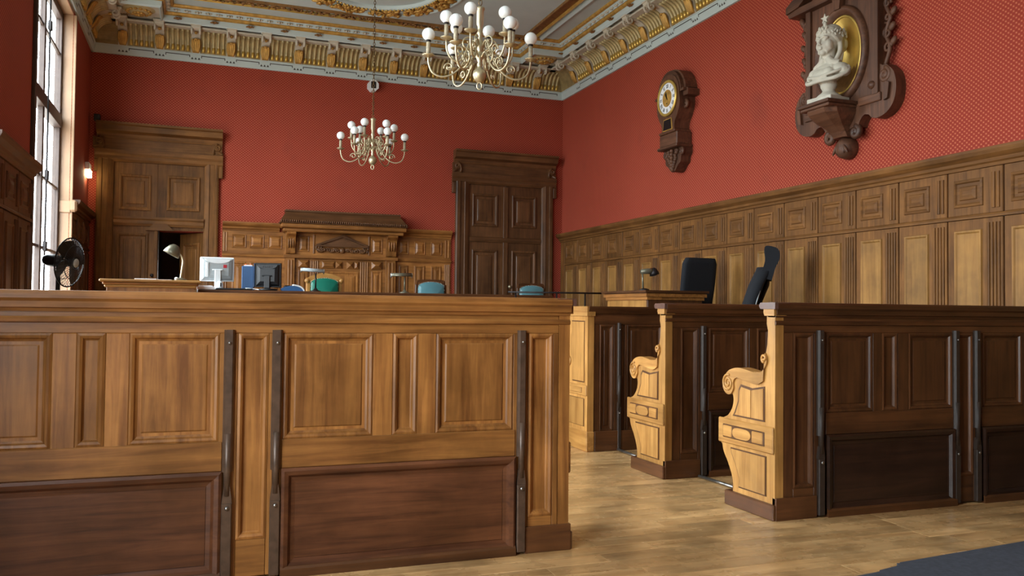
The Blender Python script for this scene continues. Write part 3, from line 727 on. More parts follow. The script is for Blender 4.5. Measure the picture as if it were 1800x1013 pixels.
# ------------------------------------------------------------------ oak benches with panelled backs
SCR = [(.0, 0), (0, 1.14), (.07, 1.14), (.075, 1.10), (.062, 1.06), (.068, .99), (.085, .92), (.09, .86)]
def end_outline():   # the end board's edge stands a hair proud of the back
    arm = smooth_pts([(.085, .90), (.075, .875), (.085, .85), (.12, .815), (.20, .812), (.30, .825), (.38, .815), (.44, .785), (.478, .74), (.47, .69), (.43, .665), (.395, .67)], 4)
    front = smooth_pts([(.395, .67), (.385, .63), (.40, .58), (.44, .535), (.485, .515)], 4)
    leg = smooth_pts([(.50, .355), (.485, .31), (.44, .25), (.40, .18), (.385, .12), (.39, .085)], 4)
    return [(-.004, .085), (-.004, 1.14), (.07, 1.14), (.072, 1.09), (.06, 1.05), (.066, .97)]+arm+front+[(.51, .51), (.51, .36)]+leg
def bench_end(root, x, side, mat):
    """side=-1: the show face looks to -x, side=+1: to +x.  local y=0 at the bench's back"""
    e = empty('bench_end', root, (x, 0, 0)); t = .055
    a0, a1 = (0, t) if side < 0 else (-t, 0)
    f = lambda d: ((a0-d, a0) if side < 0 else (a1, a1+d))
    mz, my = M[mat+'_z'], M[mat+'_y']
    def bxy(name, d, y0, y1, z0, z1, mt, c=.004, deep=0):
        q = f(d); return MB().box(q[0]-(0 if side < 0 else deep), q[1]+(deep if side < 0 else 0), y0, y1, z0, z1, c).build(name, mt, e)
    MB().prism(end_outline(), a0, a1, 'x').build('end_board', mz, e)
    # the scrolled arm stands a little proud on both sides
    armo = smooth_pts([(.075, .925), (.06, .90), (.062, .865), (.10, .82), (.16, .808), (.24, .818), (.33, .825), (.41, .808), (.455, .775), (.483, .735), (.475, .69), (.44, .662), (.40, .665), (.375, .70), (.375, .74), (.34, .765), (.24, .752), (.15, .742), (.09, .765)], 4)
    q0, q1 = a0-.012, a1+.012
    MB().prism(armo, q0, q1, 'x').build('armrest', my, e)
    xf = q0-.002 if side < 0 else q1+.002
    sp = MB().tube([(xf, p[0], p[1]) for p in spiral((.425, .728), .052, .008, PI*.6, -1.9, 30)], .0075, 6)
    sp.build('scroll', my, e); sp = MB()
    sp.tube([(xf, p[0], p[1]) for p in spiral((.078, .895), .024, .006, -PI/2, 1.2, 14)], .008, 6)
    sp.build('scroll', my, e)
    bxy('seat_block', .014, .0, .525, .365, .515, my, .006)
    m = MB(); q = f(.019)
    m.box(q[0], q[1], .07, .47, .40, .48, .003); m.build('inlay_frame', M['sunk'], e)
    for y0, y1 in ((.08, .18), (.375, .462)): bxy('inlay', .024, y0, y1, .407, .473, my, .004)
    m = MB(); xq = f(.024); m.prism([(.277+.088*math.copysign(abs(math.cos(k*PI/12))**.5, math.cos(k*PI/12)), .44+.032*math.sin(k*PI/12)) for k in range(24)], *xq, 'x'); m.build('oval_boss', my, e)
    gx = f(.004); gx2 = f(.0075)
    up1 = [(.085, .535), (.085, .735), (.20, .715), (.31, .728), (.33, .70), (.335, .63), (.37, .56), (.39, .535)]
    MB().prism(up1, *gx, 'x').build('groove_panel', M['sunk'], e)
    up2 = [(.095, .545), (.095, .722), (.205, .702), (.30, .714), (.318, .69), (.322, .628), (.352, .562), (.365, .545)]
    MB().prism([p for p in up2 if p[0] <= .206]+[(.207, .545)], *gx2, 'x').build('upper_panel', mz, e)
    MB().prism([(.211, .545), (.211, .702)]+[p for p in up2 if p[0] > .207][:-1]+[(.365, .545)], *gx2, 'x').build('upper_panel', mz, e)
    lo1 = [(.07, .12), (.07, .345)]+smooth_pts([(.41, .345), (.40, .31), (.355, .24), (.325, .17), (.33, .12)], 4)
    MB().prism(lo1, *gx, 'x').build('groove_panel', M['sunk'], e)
    lo2 = [(.078, .128), (.078, .337)]+smooth_pts([(.40, .337), (.39, .31), (.346, .24), (.316, .17), (.321, .128)], 4)
    MB().prism(lo2, *gx2, 'x').build('lower_panel', mz, e)
    pm = M['dark_y']
    MB().box(a0-.02, a1+.02, -.012, .45, 0, .088, .006).build('plinth', pm, e)
    MB().prism([(-.012, 0), (.075, 0), (.085, .02), (.08, .034), (.088, .038), (-.012, .038)], a0-.014, a1+.014, 'x').build('post_cap', my, e)\
        .location = (0, 0, 1.135)
    MB().prism([(-.03, .0), (.10, 0), (.112, .012), (.112, .024), (.10, .036), (-.03, .036)], a0-.022, a1+.022, 'x').build('cap_nose', M['nose'], e, (0, 0, 1.173))
def strap(root, x, wv=.042, im='iron'):
    o = MB().prism([(x-wv/2, .0), (x-wv/2, -.012), (x-wv*.3, -.024), (x+wv*.3, -.024), (x+wv/2, -.012), (x+wv/2, 0)], .46, 1.055, 'z').build('iron_strap', M[im], root)
    MB().tube([(x, -.014, .36), (x, -.016, .62)], [.014, .017], 8).build('strap_rod', M[im], o)
    MB().box(x-wv/2, x+wv/2, -.026, 0, .012, .33, .004).prism([(x-wv/2, .33), (x+wv/2, .33), (x+.012, .40), (x-.012, .40)], -.024, 0, 'y').build('strap_foot', M[im], o)
    MB().lathe([(.001, -.008), (.009, -.006), (.009, 0)], 8, (x, -.026, .31), 'y').build('bolt', M['steel'], o)
    MB().lathe([(.001, -.008), (.007, -.006), (.007, 0)], 8, (x, -.024, 1.0), 'y').build('bolt', M['steel'], o)
def bench(name, label, x0, x1, yb, cells, straps, ends, mat, lower, endmat='pale', plinths=()):
    """cells: ('tall'|'short'|'big', a, b) panel openings in world x"""
    root = thing(name, label, 'bench', (0, yb, 0))
    mz, mx = M[mat+'_z'], M[mat+'_x']
    board(root, 'back_board', x0+.05, x1-.05, .016, .05, .01, 1.14, mz, 0)
    board(root, 'top_rail', x0+.056, x1-.056, .0, .018, 1.04, 1.135, mx)
    xs = sorted([c[1] for c in cells]+[c[2] for c in cells])
    # stiles fill what lies between the openings
    e0 = .056 if any(q[0] == x0 for q in ends) else 0; e1_ = .056 if any(q[0] == x1 for q in ends) else 0
    edges = [x0+e0]+xs+[x1-e1_]
    for a, b_ in zip(edges[::2], edges[1::2]):
        if b_-a > .004: board(root, 'stile', a+.0005, b_-.0005, 0, .018, .012, 1.04, mz)
    bigs = [(c[1], c[2]) for c in cells if c[0] == 'big'] + [(c[1], c[2]) for c in cells if c[0] == 'short']
    for k, a, b_ in cells:
        z0 = {'tall': .17, 'short': .585, 'big': .585}[k]
        pr = PAN if k == 'big' else [(0, .0), (0, .014), (.01, .018), (.02, .012), (.026, .001), (.03, -.002)]
        panel_part(root, a, b_, z0, 1.04, mz, pr, .013, 'panel')
        if k == 'tall': board(root, 'bottom_rail', a, b_, 0, .018, .012, .17, mx)
    for a, b_ in lower:      # mid rail and the long lower panel (stands proud)
        board(root, 'mid_rail', a, b_, -.006, .018, .462, .585, mx)
        panel_part(root, a, b_, .014, .462, M['lowp' if mat == 'oak' else 'lowd'], [(0, 0), (0, .018), (.012, .026), (.03, .02), (.042, .004), (.06, .0), (.062, .003)], .0, 'lower_panel')
        MB().prism([(0, 0), (-.03, 0), (-.03, .035), (-.022, .045), (0, .05)], 0, b_-a, 'x').build('bottom_moulding', M['dark_x'], root, (a, 0, .0))
    for x in straps: strap(root, x, .042, 'iron' if mat == 'oak' else 'iron_d')
    MB().prism([(.06, 0), (-.008, 0), (-.012, .012), (-.022, .016), (-.024, .04), (-.034, .052), (-.034, .07), (-.028, .082), (.06, .085)], x0, x1, 'x').build('top_moulding', mx, root, (0, 0, 1.127))
    MB().prism([(0, 0), (-.010, .004), (-.012, .016), (-.004, .026), (0, .026)], x0, x1, 'x').build('necking_bead', mx, root, (0, 0, 1.082))
    for a, b_ in plinths: board(root, 'plinth', a, b_, -.014, .02, 0, .125, M['dark_x'])
    # the sitting side
    MB().box(x0+.02, x1-.02, .05, .5, .455, .49, .012).build('seat', M['oak_x'], root)
    board(root, 'seat_front', x0+.02, x1-.02, .40, .425, .05, .456, M['dark_x'])
    for x, sd in ends: bench_end(root, x, sd, endmat)
    return root
M['nose'] = plain('worn_polished_cap', lin(92, 66, 56), .24, noise=.2)
M['lowd'] = wood('lower_panel_dark_oak', lin(40, 24, 17), lin(62, 38, 25), 'x', rough=.34)  # lower panels of the right-hand benches, shade put into the colour
M['lowp'] = wood('lower_panel_oak', lin(72, 40, 24), lin(116, 70, 42), 'x', rough=.36)
bench('panelled_bench', 'long oak bench nearest the camera, its panelled back filling the left half of the picture', -1.33, 1.69, 3.775,
      [('tall', -1.17, -1.045), ('big', -.93, -.544), ('short', -.455, -.352), ('big', -.262, .083), ('tall', .159, .282), ('big', .346, .733), ('short', .823, .936), ('big', 1.024, 1.40), ('tall', 1.479, 1.603)],
      (-1.0, .1215, .317, 1.44), ((1.69, 1), (-1.33, -1)), 'oak', ((-.95, .10), (.342, 1.412)), 'oak', ((1.462, 1.70), ))
def right_bench(x0, x1, yb, label):  # fronts in dark oak, ends in pale: shade and daylight put into the colours
    d = x0-3.0
    cells = [('tall', 3.124, 3.265), ('big', 3.353, 3.689), ('short', 3.756, 3.872), ('big', 3.958, 4.302), ('tall', 4.338, 4.468), ('big', 4.548, 4.885), ('short', 4.95, 5.06)]
    cells = [(k, a+d, b_+d) for k, a, b_ in cells if b_+d < x1-.05]
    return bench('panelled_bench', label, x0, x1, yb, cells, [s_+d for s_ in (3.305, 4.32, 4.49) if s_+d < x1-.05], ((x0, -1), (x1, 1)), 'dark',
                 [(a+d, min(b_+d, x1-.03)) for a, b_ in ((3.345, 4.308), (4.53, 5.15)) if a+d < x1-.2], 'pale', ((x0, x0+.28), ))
right_bench(3.005, 5.15, 3.925, 'oak bench in the right foreground with a scrolled pale armrest, nearest of the three')
right_bench(3.02, 5.15, 5.135, 'middle oak bench of the right-hand row, scrolled armrest end catching the daylight')

# third row: a taller box pew whose end runs deeper
r3 = thing('box_pew', 'oak box pew furthest back on the right, with a wide bright yellowish end panel', 'bench', (2.99, 6.315, 0))
x1_ = 1.0
board(r3, 'back_board', .05, x1_, .016, .05, .01, 1.14, M['dark_z'], 0)  # shaded back dark, window-lit end pale: the light is painted into the oak
for a, b_ in ((.056, .11), (.24, .33), (.345, .36), (.70, .765), (.885, x1_)): board(r3, 'stile', a, b_, 0, .018, .12, 1.04, M['dark_z'])
board(r3, 'top_rail', .056, x1_, 0, .018, 1.04, 1.135, M['dark_x'])
for a, b_ in ((.11, .24), (.36, .70), (.765, .885)): panel_part(r3, a, b_, .16, 1.04, M['dark_z'], PAN, .013)
board(r3, 'plinth', .062, x1_, -.02, .02, 0, .165, M['dark_x'])
MB().prism([(.06, 0), (-.012, 0), (-.022, .02), (-.034, .045), (-.034, .06), (.06, .06)], 0, x1_, 'x').build('top_moulding', M['dark_x'], r3, (0, 0, 1.13))
strap(r3, .285, .03, 'iron_d')
pf = [(0, .165), (0, 1.12)]+[(.37, 1.12)]+smooth_pts([(.37, 1.06), (.355, 1.02), (.375, .96), (.40, .90), (.44, .84), (.52, .78), (.62, .74)], 4)+[(.66, .72), (.66, .165)]
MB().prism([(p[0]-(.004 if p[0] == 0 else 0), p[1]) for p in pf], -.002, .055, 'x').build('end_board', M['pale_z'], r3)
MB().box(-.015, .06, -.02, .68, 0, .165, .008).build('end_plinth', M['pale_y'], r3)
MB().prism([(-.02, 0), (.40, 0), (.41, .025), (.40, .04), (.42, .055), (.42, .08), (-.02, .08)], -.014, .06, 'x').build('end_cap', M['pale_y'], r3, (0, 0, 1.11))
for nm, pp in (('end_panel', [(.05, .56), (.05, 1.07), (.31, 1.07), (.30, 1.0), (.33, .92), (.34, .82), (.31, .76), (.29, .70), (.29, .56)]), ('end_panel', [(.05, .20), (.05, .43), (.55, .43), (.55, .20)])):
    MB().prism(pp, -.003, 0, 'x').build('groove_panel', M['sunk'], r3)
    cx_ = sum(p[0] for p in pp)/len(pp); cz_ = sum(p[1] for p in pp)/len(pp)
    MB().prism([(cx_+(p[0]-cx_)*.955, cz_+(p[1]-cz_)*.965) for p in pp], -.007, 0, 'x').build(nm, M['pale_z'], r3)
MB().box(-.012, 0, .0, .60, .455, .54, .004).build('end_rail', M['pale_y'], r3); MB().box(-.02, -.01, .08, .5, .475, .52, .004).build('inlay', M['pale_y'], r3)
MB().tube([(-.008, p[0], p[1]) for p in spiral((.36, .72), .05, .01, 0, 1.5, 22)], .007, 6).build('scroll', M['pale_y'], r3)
MB().box(.02, x1_, .05, .5, .455, .49, .01).build('seat', M['oak_x'], r3); board(r3, 'seat_front', .02, x1_, .4, .425, .05, .456, M['dark_x'])
board(r3, 'far_end', x1_-.05, x1_, 0, .5, 0, 1.0, M['dark_z'])

# steel rods lying on the floor out of the middle and back pews
for lb, p0, p1 in (('steel floor rod between the middle and back pews', (3.255, 6.28), (3.235, 5.80)), ('steel floor rod between the foreground and middle benches', (3.275, 5.10), (3.29, 4.62))):
    m = MB().tube([(p0[0], p0[1], .014), (p1[0], p1[1], .014)], .011, 8); m.ball((p1[0], p1[1], .017), (.016, .024, .016))
    tag(m.build('floor_rod', M['steel']), lb, 'rod')
tag(MB().prism([(3.0, 3.03), (3.018, 3.06), (3.03, 3.055), (3.04, 3.065), (4.0, 3.16), (5.15, 3.28), (5.15, 1.0), (2.1, 1.0), (2.4, 2.93), (2.85, 2.985), (2.86, 3.0)], 0.0, .012, 'z').build('carpet', M['carpet']),
    'dark blue-grey carpet edge in the bottom right corner', 'carpet')

# ------------------------------------------------------------------ judges' bench and what stands on it
DT = 1.325
jd = thing('judges_desk', 'long oak desk in front of the green chairs, top just showing over the near bench', 'desk', (0, 0, DAIS))
board(jd, 'desktop', -.03, 3.80, 8.95, 9.85, DT-DAIS-.04, DT-DAIS, M['dark_x'], .012)
board(jd, 'front_panel', .02, 3.75, 9.0, 9.04, 0, DT-DAIS-.04, M['oak_z'])
for a in (.02, 1.25, 2.5, 3.71): board(jd, 'side_panel', a, a+.04, 9.04, 9.8, 0, DT-DAIS-.04, M['oak_z'])
for a in (.10, 1.33, 2.58): panel_part(jd, a, a+1.1, .1, .75, M['oak_z'], PAN, 9.0)
# clerk's raised box at the left
cb = thing('clerk_box', 'small oak lectern box with moulded top and a gooseneck lamp on it', 'lectern', (-.85, 8.5, DAIS))
h = 1.398-DAIS
board(cb, 'body', .05, .80, .03, .42, 0, h-.07, M['oak_z'])
panel_part(cb, .12, .73, .2, h-.16, M['oak_z'], PAN, .03)
MB().box(.03, .82, .01, .44, h-.075, h-.05, .01).build('neck_moulding', M['pale_x'], cb)
MB().box(.015, .835, .0, .46, h-.05, h-.025, .01).build('bed_moulding', M['oak_x'], cb); MB().box(-.01, .86, -.02, .48, h-.025, h, .008).build('top', M['pale_x'], cb)
tag(MB().box(-.57, -.38, 8.55, 8.82, 1.398, 1.408, .002).build('paper_pad', M['paper']), 'white paper pad lying on the small left lectern box', 'papers')
tag(MB().box(-.375, -.25, 8.56, 8.80, 1.398, 1.403, .001).build('paper_sheet', M['paper']), 'loose white sheets beside the pad on the left lectern box', 'papers')
# gooseneck lamp
L = thing('desk_lamp', 'grey gooseneck lamp with dome shade on the left lectern box', 'lamp', (-.175, 8.68, 1.398))
MB().lathe([(.001, 0), (.055, 0), (.055, .012), (.03, .022), (.012, .03)], 20).build('base', M['olive'], L)
MB().tube(smooth_pts([(.0, 0, .02), (.012, 0, .12), (.018, 0, .19), (.0, 0, .24), (-.04, 0, .275)], 5), .009, 8).build('gooseneck', M['brass'], L)
m = MB(); m.T = Matrix.Translation((-.07, -.01, .285)) @ Matrix.Rotation(math.radians(28), 4, 'Y')
m.lathe([(.012, .06), (.03, .055), (.055, .03), (.072, -.01), (.078, -.045), (.074, -.045), (.05, .02), (.012, .04)], 20); m.build('lamp_shade', M['olive'], L)
MB().ball((-.035, -.06, .02), (.018, .018, .012)).build('switch', M['white'], L)
# white monitor seen from behind
def monitor(name, label, loc, rz, wv, hv, mats, z0):
    o = thing(name, label, 'monitor', loc, rz)
    back, frame, std = mats
    MB().box(-wv/2, wv/2, .0, .035, z0, z0+hv, .008).build('screen_frame', frame, o)
    m = MB(); m.panel(-wv/2+.012, wv/2-.012, z0+.012, z0+hv-.012, [(0, 0), (.02, .018), (.05, .03)], .0); m.build('back_cover', back, o)
    m = MB(); m.prism([(-wv*.38, z0+hv-.02)]+[(wv*.38*math.cos(t), z0+hv-.02-.045*math.sin(t)) for t in [PI-k*PI/12 for k in range(13)]]+[(wv*.38, z0+hv-.02)], -.034, -.005, 'y'); m.build('cover_ridge', frame, o)
    MB().box(-.03, .03, -.05, -.02, .02, z0+hv*.5, .006).build('stand_neck', std, o)
    MB().box(-.055, .05, -.052, -.03, z0+hv*.45, z0+hv*.50, .006).build('stand_bracket', std, o)
    MB().lathe([(.001, 0), (.10, 0), (.095, .014), (.04, .022), (.001, .024)], 24).build('stand_base', std, o)
    return o
w1 = monitor('monitor', 'white computer monitor seen from behind, with a red sticker', (.165, 9.25, DT+.005), math.radians(6), .335, .25, (M['grey'], M['white'], M['white']), .085)
MB().box(.055, .088, -.034, -.029, .225, .258).build('red_sticker', M['redst'], w1)
MB().box(-.115, -.09, -.036, -.01, .13, .28, .004).build('back_rib', M['white'], w1)
MB().lathe([(.001, .0), (.035, 0), (.036, .04), (.03, .07), (.018, .085), (.001, .09)], 16).build('hinge_cover', M['white'], w1).location = (.02, -.05, 0)
MB().box(-.006, .006, -.004, .0, .03, .07, .002).build('cable_slot', M['dsteel'], w1).location = (.025, -.087, 0)
w2 = monitor('monitor', 'black computer monitor turned away, in front of blue binder', (.66, 9.15, DT+.005), math.radians(-14), .27, .255, (M['black'], M['black'], M['black']), .03)
MB().box(-.14, -.135, -.01, .04, .035, .28, .001).build('side_bezel', M['blue'], w2)
for k in range(5): MB().box(-.05+k*.022, -.037+k*.022, -.0375, -.029, .236, .250, .001).build('raised_letter', M['dsteel'], w2)
bn = thing('binder', 'blue ring binder standing on the desk beside the black monitor', 'binder', (.46, 9.36, DT), math.radians(-6))
MB().box(-.05, .07, 0, .27, 0, .262, .004).build('cover', M['blue'], bn); MB().box(-.03, .055, .01, .26, .262, .275).build('paper_block', M['paper'], bn)
for x in (-.02, .03): MB().box(x, x+.012, .03, .06, .27, .288).build('index_tab', M['orange'], bn)
tag(MB().box(-.03, .14, 8.97, 9.14, DT, DT+.03, .003).box(-.02, .12, 8.98, 9.12, DT+.03, DT+.04, .002).build('paper_stack', M['paper']), 'white stack of papers at the left end of the long desk', 'papers')
tag(MB().box(.15, .50, 8.96, 9.14, DT, DT+.018, .004).build('blotter', M['black']), 'flat black desk pad in front of the white monitor', 'desk pad')
ph = thing('telephone', 'dark blue desk telephone with a white curved edge right of the black monitor', 'telephone', (.90, 9.12, DT))
MB().prism(smooth_pts([(-.10, .0), (-.10, .03), (-.02, .055), (.05, .05), (.10, .02), (.12, 0)], 4), -.07, .07, 'y').build('body', M['blue'], ph)
MB().tube([(.0+.12*math.sin(t), -.072, .062*math.cos(t)) for t in [k*PI/2/10 for k in range(11)]], .008, 7).build('curved_edge', M['white'], ph)
MB().box(-.08, -.02, -.06, .05, .035, .06, .01).build('handset', M['dsteel'], ph)
tag(MB().tube([(.50+.04*math.cos(t)*1.6, 9.0+.03*math.sin(t), DT+.006+.012*abs(math.sin(t*.5))) for t in [k*PI/10 for k in range(16)]], .005, 6).build('cable', M['white']), 'thin white cable loop in front of the black monitor', 'cable')
# bar lamps
def bar_lamp(label, x, yy, wv, tilt, mats, hh):
    o = thing('bar_lamp', label, 'lamp', (x, yy, DT)); sh, po = mats
    MB().lathe([(.001, 0), (.06, 0), (.06, .012), (.03, .02), (.014, .04), (.008, .045)], 20).build('base', po, o)
    MB().tube([(0, 0, .03), (0, 0, hh-.01)], .0085, 8).build('post', po, o)
    m = MB(); m.T = Matrix.Translation((-.035*(1 if wv > .23 else 0), 0, hh+.01)) @ Matrix.Rotation(tilt, 4, 'Y')
    pf = [(.03*math.cos(t), .03*math.sin(t)) for t in [-.25+k*(PI+.5)/12 for k in range(13)]]+[(.022*math.cos(t), .022*math.sin(t)) for t in [PI+.25-k*(PI+.5)/12 for k in range(13)]]
    m.prism(pf, -wv/2, wv/2, 'x', True); m.build('lamp_shade', sh, o)
    m2 = MB(); m2.T = m.T.copy(); m2.ball((-wv/2, 0, .004), (.012, .03, .028)); m2.ball((wv/2, 0, .004), (.01, .03, .028)); m2.build('end_cap', M['silver'], o)
    return o
bar_lamp('bar lamp with grey tube shade in front of the green chair', 1.175, 9.35, .24, math.radians(3), (M['grey'], M['dsteel']), .215)
bar_lamp('brass-toned bar lamp standing alone left of first teal chair', 2.155, 9.35, .235, math.radians(-1), (M['olive'], M['olive']), .19)

# ------------------------------------------------------------------ the judges' chairs
def judge_chair(label, x, yy, wv, top, leather, scroll, rz=0):
    o = thing('judge_chair', label, 'chair', (x, yy, DAIS), rz)
    wz = M['pale_z'] if scroll else M['dark_z']
    h = top-DAIS; hw = wv/2
    for s_ in (-1, 1):
        MB().box(s_*hw*.94-.022, s_*hw*.94+.022, -.02, .025, 0, h-.06, .006).build('rear_leg', wz, o)
        MB().prism([(-.02, 0), (.02, 0), (.028, .45), (-.028, .45)], -.47, -.43, 'y').build('front_leg', wz, o).location = (s_*hw*.9, 0, 0)
        MB().tube(smooth_pts([(s_*hw, 0, .70), (s_*hw*1.05, -.2, .70), (s_*hw*1.02, -.38, .66), (s_*hw, -.42, .46)], 4), .02, 8).build('armrest', wz, o)
    if scroll:
        cr = smooth_pts([(-hw*1.02, h-.085), (-hw*.9, h-.05), (-hw*.45, h-.015), (0, h), (hw*.45, h-.015), (hw*.9, h-.05), (hw*1.02, h-.085)], 5)
        lowr = smooth_pts([(hw*.98, h-.12), (hw*.5, h-.07), (0, h-.055), (-hw*.5, h-.07), (-hw*.98, h-.12)], 5)
        MB().prism(cr+lowr, -.03, .03, 'y').build('crest_rail', M['pale_x'], o)
        for s_ in (-1, 1): MB().lathe([(.001, -.04), (.026, -.036), (.03, -.02), (.03, .035), (.001, .036)], 14, (s_*hw*1.0, 0, h-.095), 'y').build('scroll_knob', M['pale_x'], o)
    else:
        cr = smooth_pts([(-hw, h-.10), (-hw*.97, h-.035), (-hw*.8, h-.005), (0, h), (hw*.8, h-.005), (hw*.97, h-.035), (hw, h-.10)], 5)
        MB().prism(cr+[(hw*.9, h-.10), (hw*.85, h-.04), (0, h-.03), (-hw*.85, h-.04), (-hw*.9, h-.10)], -.03, .03, 'y').build('crest_rail', M['dark_x'], o)
    ph_ = h-(.062 if scroll else .03); pw = hw*(.80 if scroll else .88)
    pad = smooth_pts([(-pw, .52), (-pw, ph_-.10), (-pw*.9, ph_-.035), (-pw*.5, ph_-.008), (0, ph_), (pw*.5, ph_-.008), (pw*.9, ph_-.035), (pw, ph_-.10), (pw, .52)], 4)
    m = MB().prism(pad, -.045, .02, 'y')
    c_ = (sum(p[0] for p in pad)/len(pad), (ph_+.52)/2); sc = .86
    ins = [((p[0]-c_[0])*sc+c_[0], (p[1]-c_[1])*(sc+.04)+c_[1]) for p in pad]
    n_ = len(pad); m.add([(p[0], -.045, p[1]) for p in pad]+[(p[0], -.066, p[1]) for p in ins], [(i, (i+1) % n_, n_+(i+1) % n_, n_+i) for i in range(n_)]+[list(range(n_, 2*n_))], True)
    m.build('back_cushion', leather, o)
    m = MB(); path_ = [(p[0], -.047, p[1]) for p in pad]
    for p in path_[::1]: m.ball(p, .006, 6, 4)
    m.build('nail_trim', M['brass'] if scroll else M['silver'], o)
    MB().box(-hw*.95, hw*.95, -.46, 0, .40, .47, .02).build('seat', leather, o); board(o, 'seat_rail', -hw*.95, hw*.95, -.45, 0, .35, .40, wz)
    return o
judge_chair('green leather chair with scrolled pale wooden crest, centre of the judges\' desk', 1.395, 10.3, .40, 1.572, M['green'], True)
judge_chair('teal leather chair left of the dark right-hand door', 2.705, 10.3, .375, 1.522, M['teal'], False)
judge_chair('teal leather chair standing in front of the right-hand door', 4.05, 10.3, .375, 1.505, M['teal'], False)

# ------------------------------------------------------------------ right clerk desk, lamp, rail, office chairs
rd = thing('clerk_desk', 'oak box desk with a lit left side and bar lamp, below the panelled right wall', 'desk', (3.90, 6.97, DAIS))
hd = 1.352-DAIS
board(rd, 'front_board', .03, .62, .03, .06, 0, hd-.09, M['dark_z']); panel_part(rd, .09, .56, .12, hd-.16, M['dark_z'], PAN, .03)  # shade of the front and daylight on the left side are coloured in
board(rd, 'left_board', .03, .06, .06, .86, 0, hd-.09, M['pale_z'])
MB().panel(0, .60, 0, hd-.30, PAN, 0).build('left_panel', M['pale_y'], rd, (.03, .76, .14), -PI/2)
board(rd, 'end_board', .60, .63, .06, .26, 0, hd-.09, M['dark_z'])
def ell_(g, z0, z1, nm, mt): return MB().prism([(.02-g, .02-g), (.63+g, .02-g), (.63+g, .28), (.32, .28), (.32, .87+g), (.02-g, .87+g)], z0, z1, 'z').build(nm, mt, rd)
ell_(.005, hd-.09, hd-.06, 'bed_moulding', M['oak_y']); ell_(.022, hd-.06, hd-.03, 'corona_moulding', M['oak_y']); ell_(.012, hd-.03, hd-.022, 'fillet', M['dark_x'])
ell_(.038, hd-.022, hd, 'desktop', M['dark_x'])
L = thing('desk_lamp', 'bronze desk lamp with a horn shade on the right clerk desk', 'lamp', (4.03, 7.25, 1.352))
MB().lathe([(.001, 0), (.05, 0), (.048, .014), (.02, .024), (.001, .026)], 18).build('base', M['dsteel'], L)
MB().tube([(-.012, 0, .02), (-.016, 0, .10), (-.02, 0, .165)], .009, 8).build('post', M['olive'], L)
MB().tube([(-.035, 0, .185), (.05, 0, .192), (.09, 0, .195)], [.022, .028, .03], 12).build('lamp_arm', M['olive'], L)
m = MB(); m.T = Matrix.Translation((.10, -.0, .195)) @ Matrix.Rotation(math.radians(-20), 4, 'Y')
m.lathe([(.014, .03), (.03, .022), (.042, -.01), (.05, -.04), (.046, -.04), (.03, .01), (.01, .02)], 18); m.build('lamp_shade', M['dsteel'], L)
m = MB(); m.T = Matrix.Translation((.10, 0, .18)); m.ball((.004, 0, -.02), (.028, .028, .018)); m.build('bulb', M['opal'], L)
hr = thing('handrail', 'thin iron handrail running from the right clerk desk to the dais step', 'railing', (0, 0, 0))
MB().tube([(2.92, 8.05, 1.335), (3.5, 7.96, 1.335), (3.9, 7.9, 1.335)], .009, 8).build('rail', M['dsteel'], hr)
for x, y_ in ((3.0, 8.04), (3.42, 7.97), (3.72, 7.93)): MB().tube([(x, y_, DAIS), (x, y_, 1.335)], .009, 8).build('post', M['dsteel'], hr)
def office_chair(label, loc, rz, headrest, top):
    o = thing('office_chair', label, 'chair', loc, rz)
    h = top-loc[2]
    # built facing local -y: the backrest is at +y
    sec = [(.46, .20, .21), (.60, .215, .20), (.80, .19, .23), (.95, .20, .255), (h-(.22 if headrest else .06), .20 if not headrest else .17, .29), (h-(.18 if headrest else 0), .17 if not headrest else .10, .30)]
    if headrest: sec = [(a, b_*.95, c+.16*max(0, a-.5)) for a, b_, c in sec]
    V = []; n_ = 16
    for z_, hw, yc in sec:
        for k in range(n_):
            a = 2*PI*k/n_; ca, sa = math.cos(a), math.sin(a)
            V.append((hw*math.copysign(abs(ca)**.45, ca), yc+(.064 if headrest else .05)*math.copysign(abs(sa)**.7, sa)-.03*(1-abs(ca))*.6, z_))
    m = MB().add(V, [(j*n_+k, j*n_+(k+1) % n_, (j+1)*n_+(k+1) % n_, (j+1)*n_+k) for j in range(len(sec)-1) for k in range(n_)]+[list(range(n_))[::-1], [(len(sec)-1)*n_+k for k in range(n_)]], True)
    m.build('backrest', M['navy'], o)
    if headrest:
        hs = smooth_pts([(p_[0]+.12, p_[1]) for p_ in [(.22, h-.27), (.265, h-.12), (.26, h-.01), (.31, h), (.375, h-.03), (.385, h-.11), (.35, h-.19), (.32, h-.30)]], 4)
        MB().prism(hs, -.15, .15, 'x', True).build('headrest', M['navy'], o)
        MB().tube([(0, .30, .7), (0, .40, .95), (0, .42, h-.18)], .022, 8).build('back_spine', M['black'], o)
        MB().tube([(.16, .245, .55), (.172, .30, .75), (.17, .35, .93)], .006, 6).build('piping', M['grey'], o)
    MB().box(-.24, .24, -.27, .20, .42, .50, .035).build('seat', M['navy'], o)
    MB().tube([(0, 0, .10), (0, 0, .42)], .03, 10).build('gas_lift', M['black'], o)
    for k in range(5):
        a = k*2*PI/5+.3; lg = MB().tube([(0, 0, .12), (.28*math.cos(a), .28*math.sin(a), .075)], [.028, .018], 8).build('base_arm', M['black'], o)
        MB().lathe([(.001, -.02), (.03, -.018), (.03, .018), (.001, .02)], 12, (.28*math.cos(a), .28*math.sin(a), .031), 'x').build('caster', M['black'], lg)
    for s_ in (-1, 1):
        MB().tube(smooth_pts([(s_*.22, .05, .45), (s_*.27, .05, .5), (s_*.27, .04, .66)], 3), .016, 8).build('arm_post', M['black'], o); MB().box(s_*.27-.035, s_*.27+.035, -.14, .13, .66, .69, .012).build('arm_pad', M['black'], o)
    return o
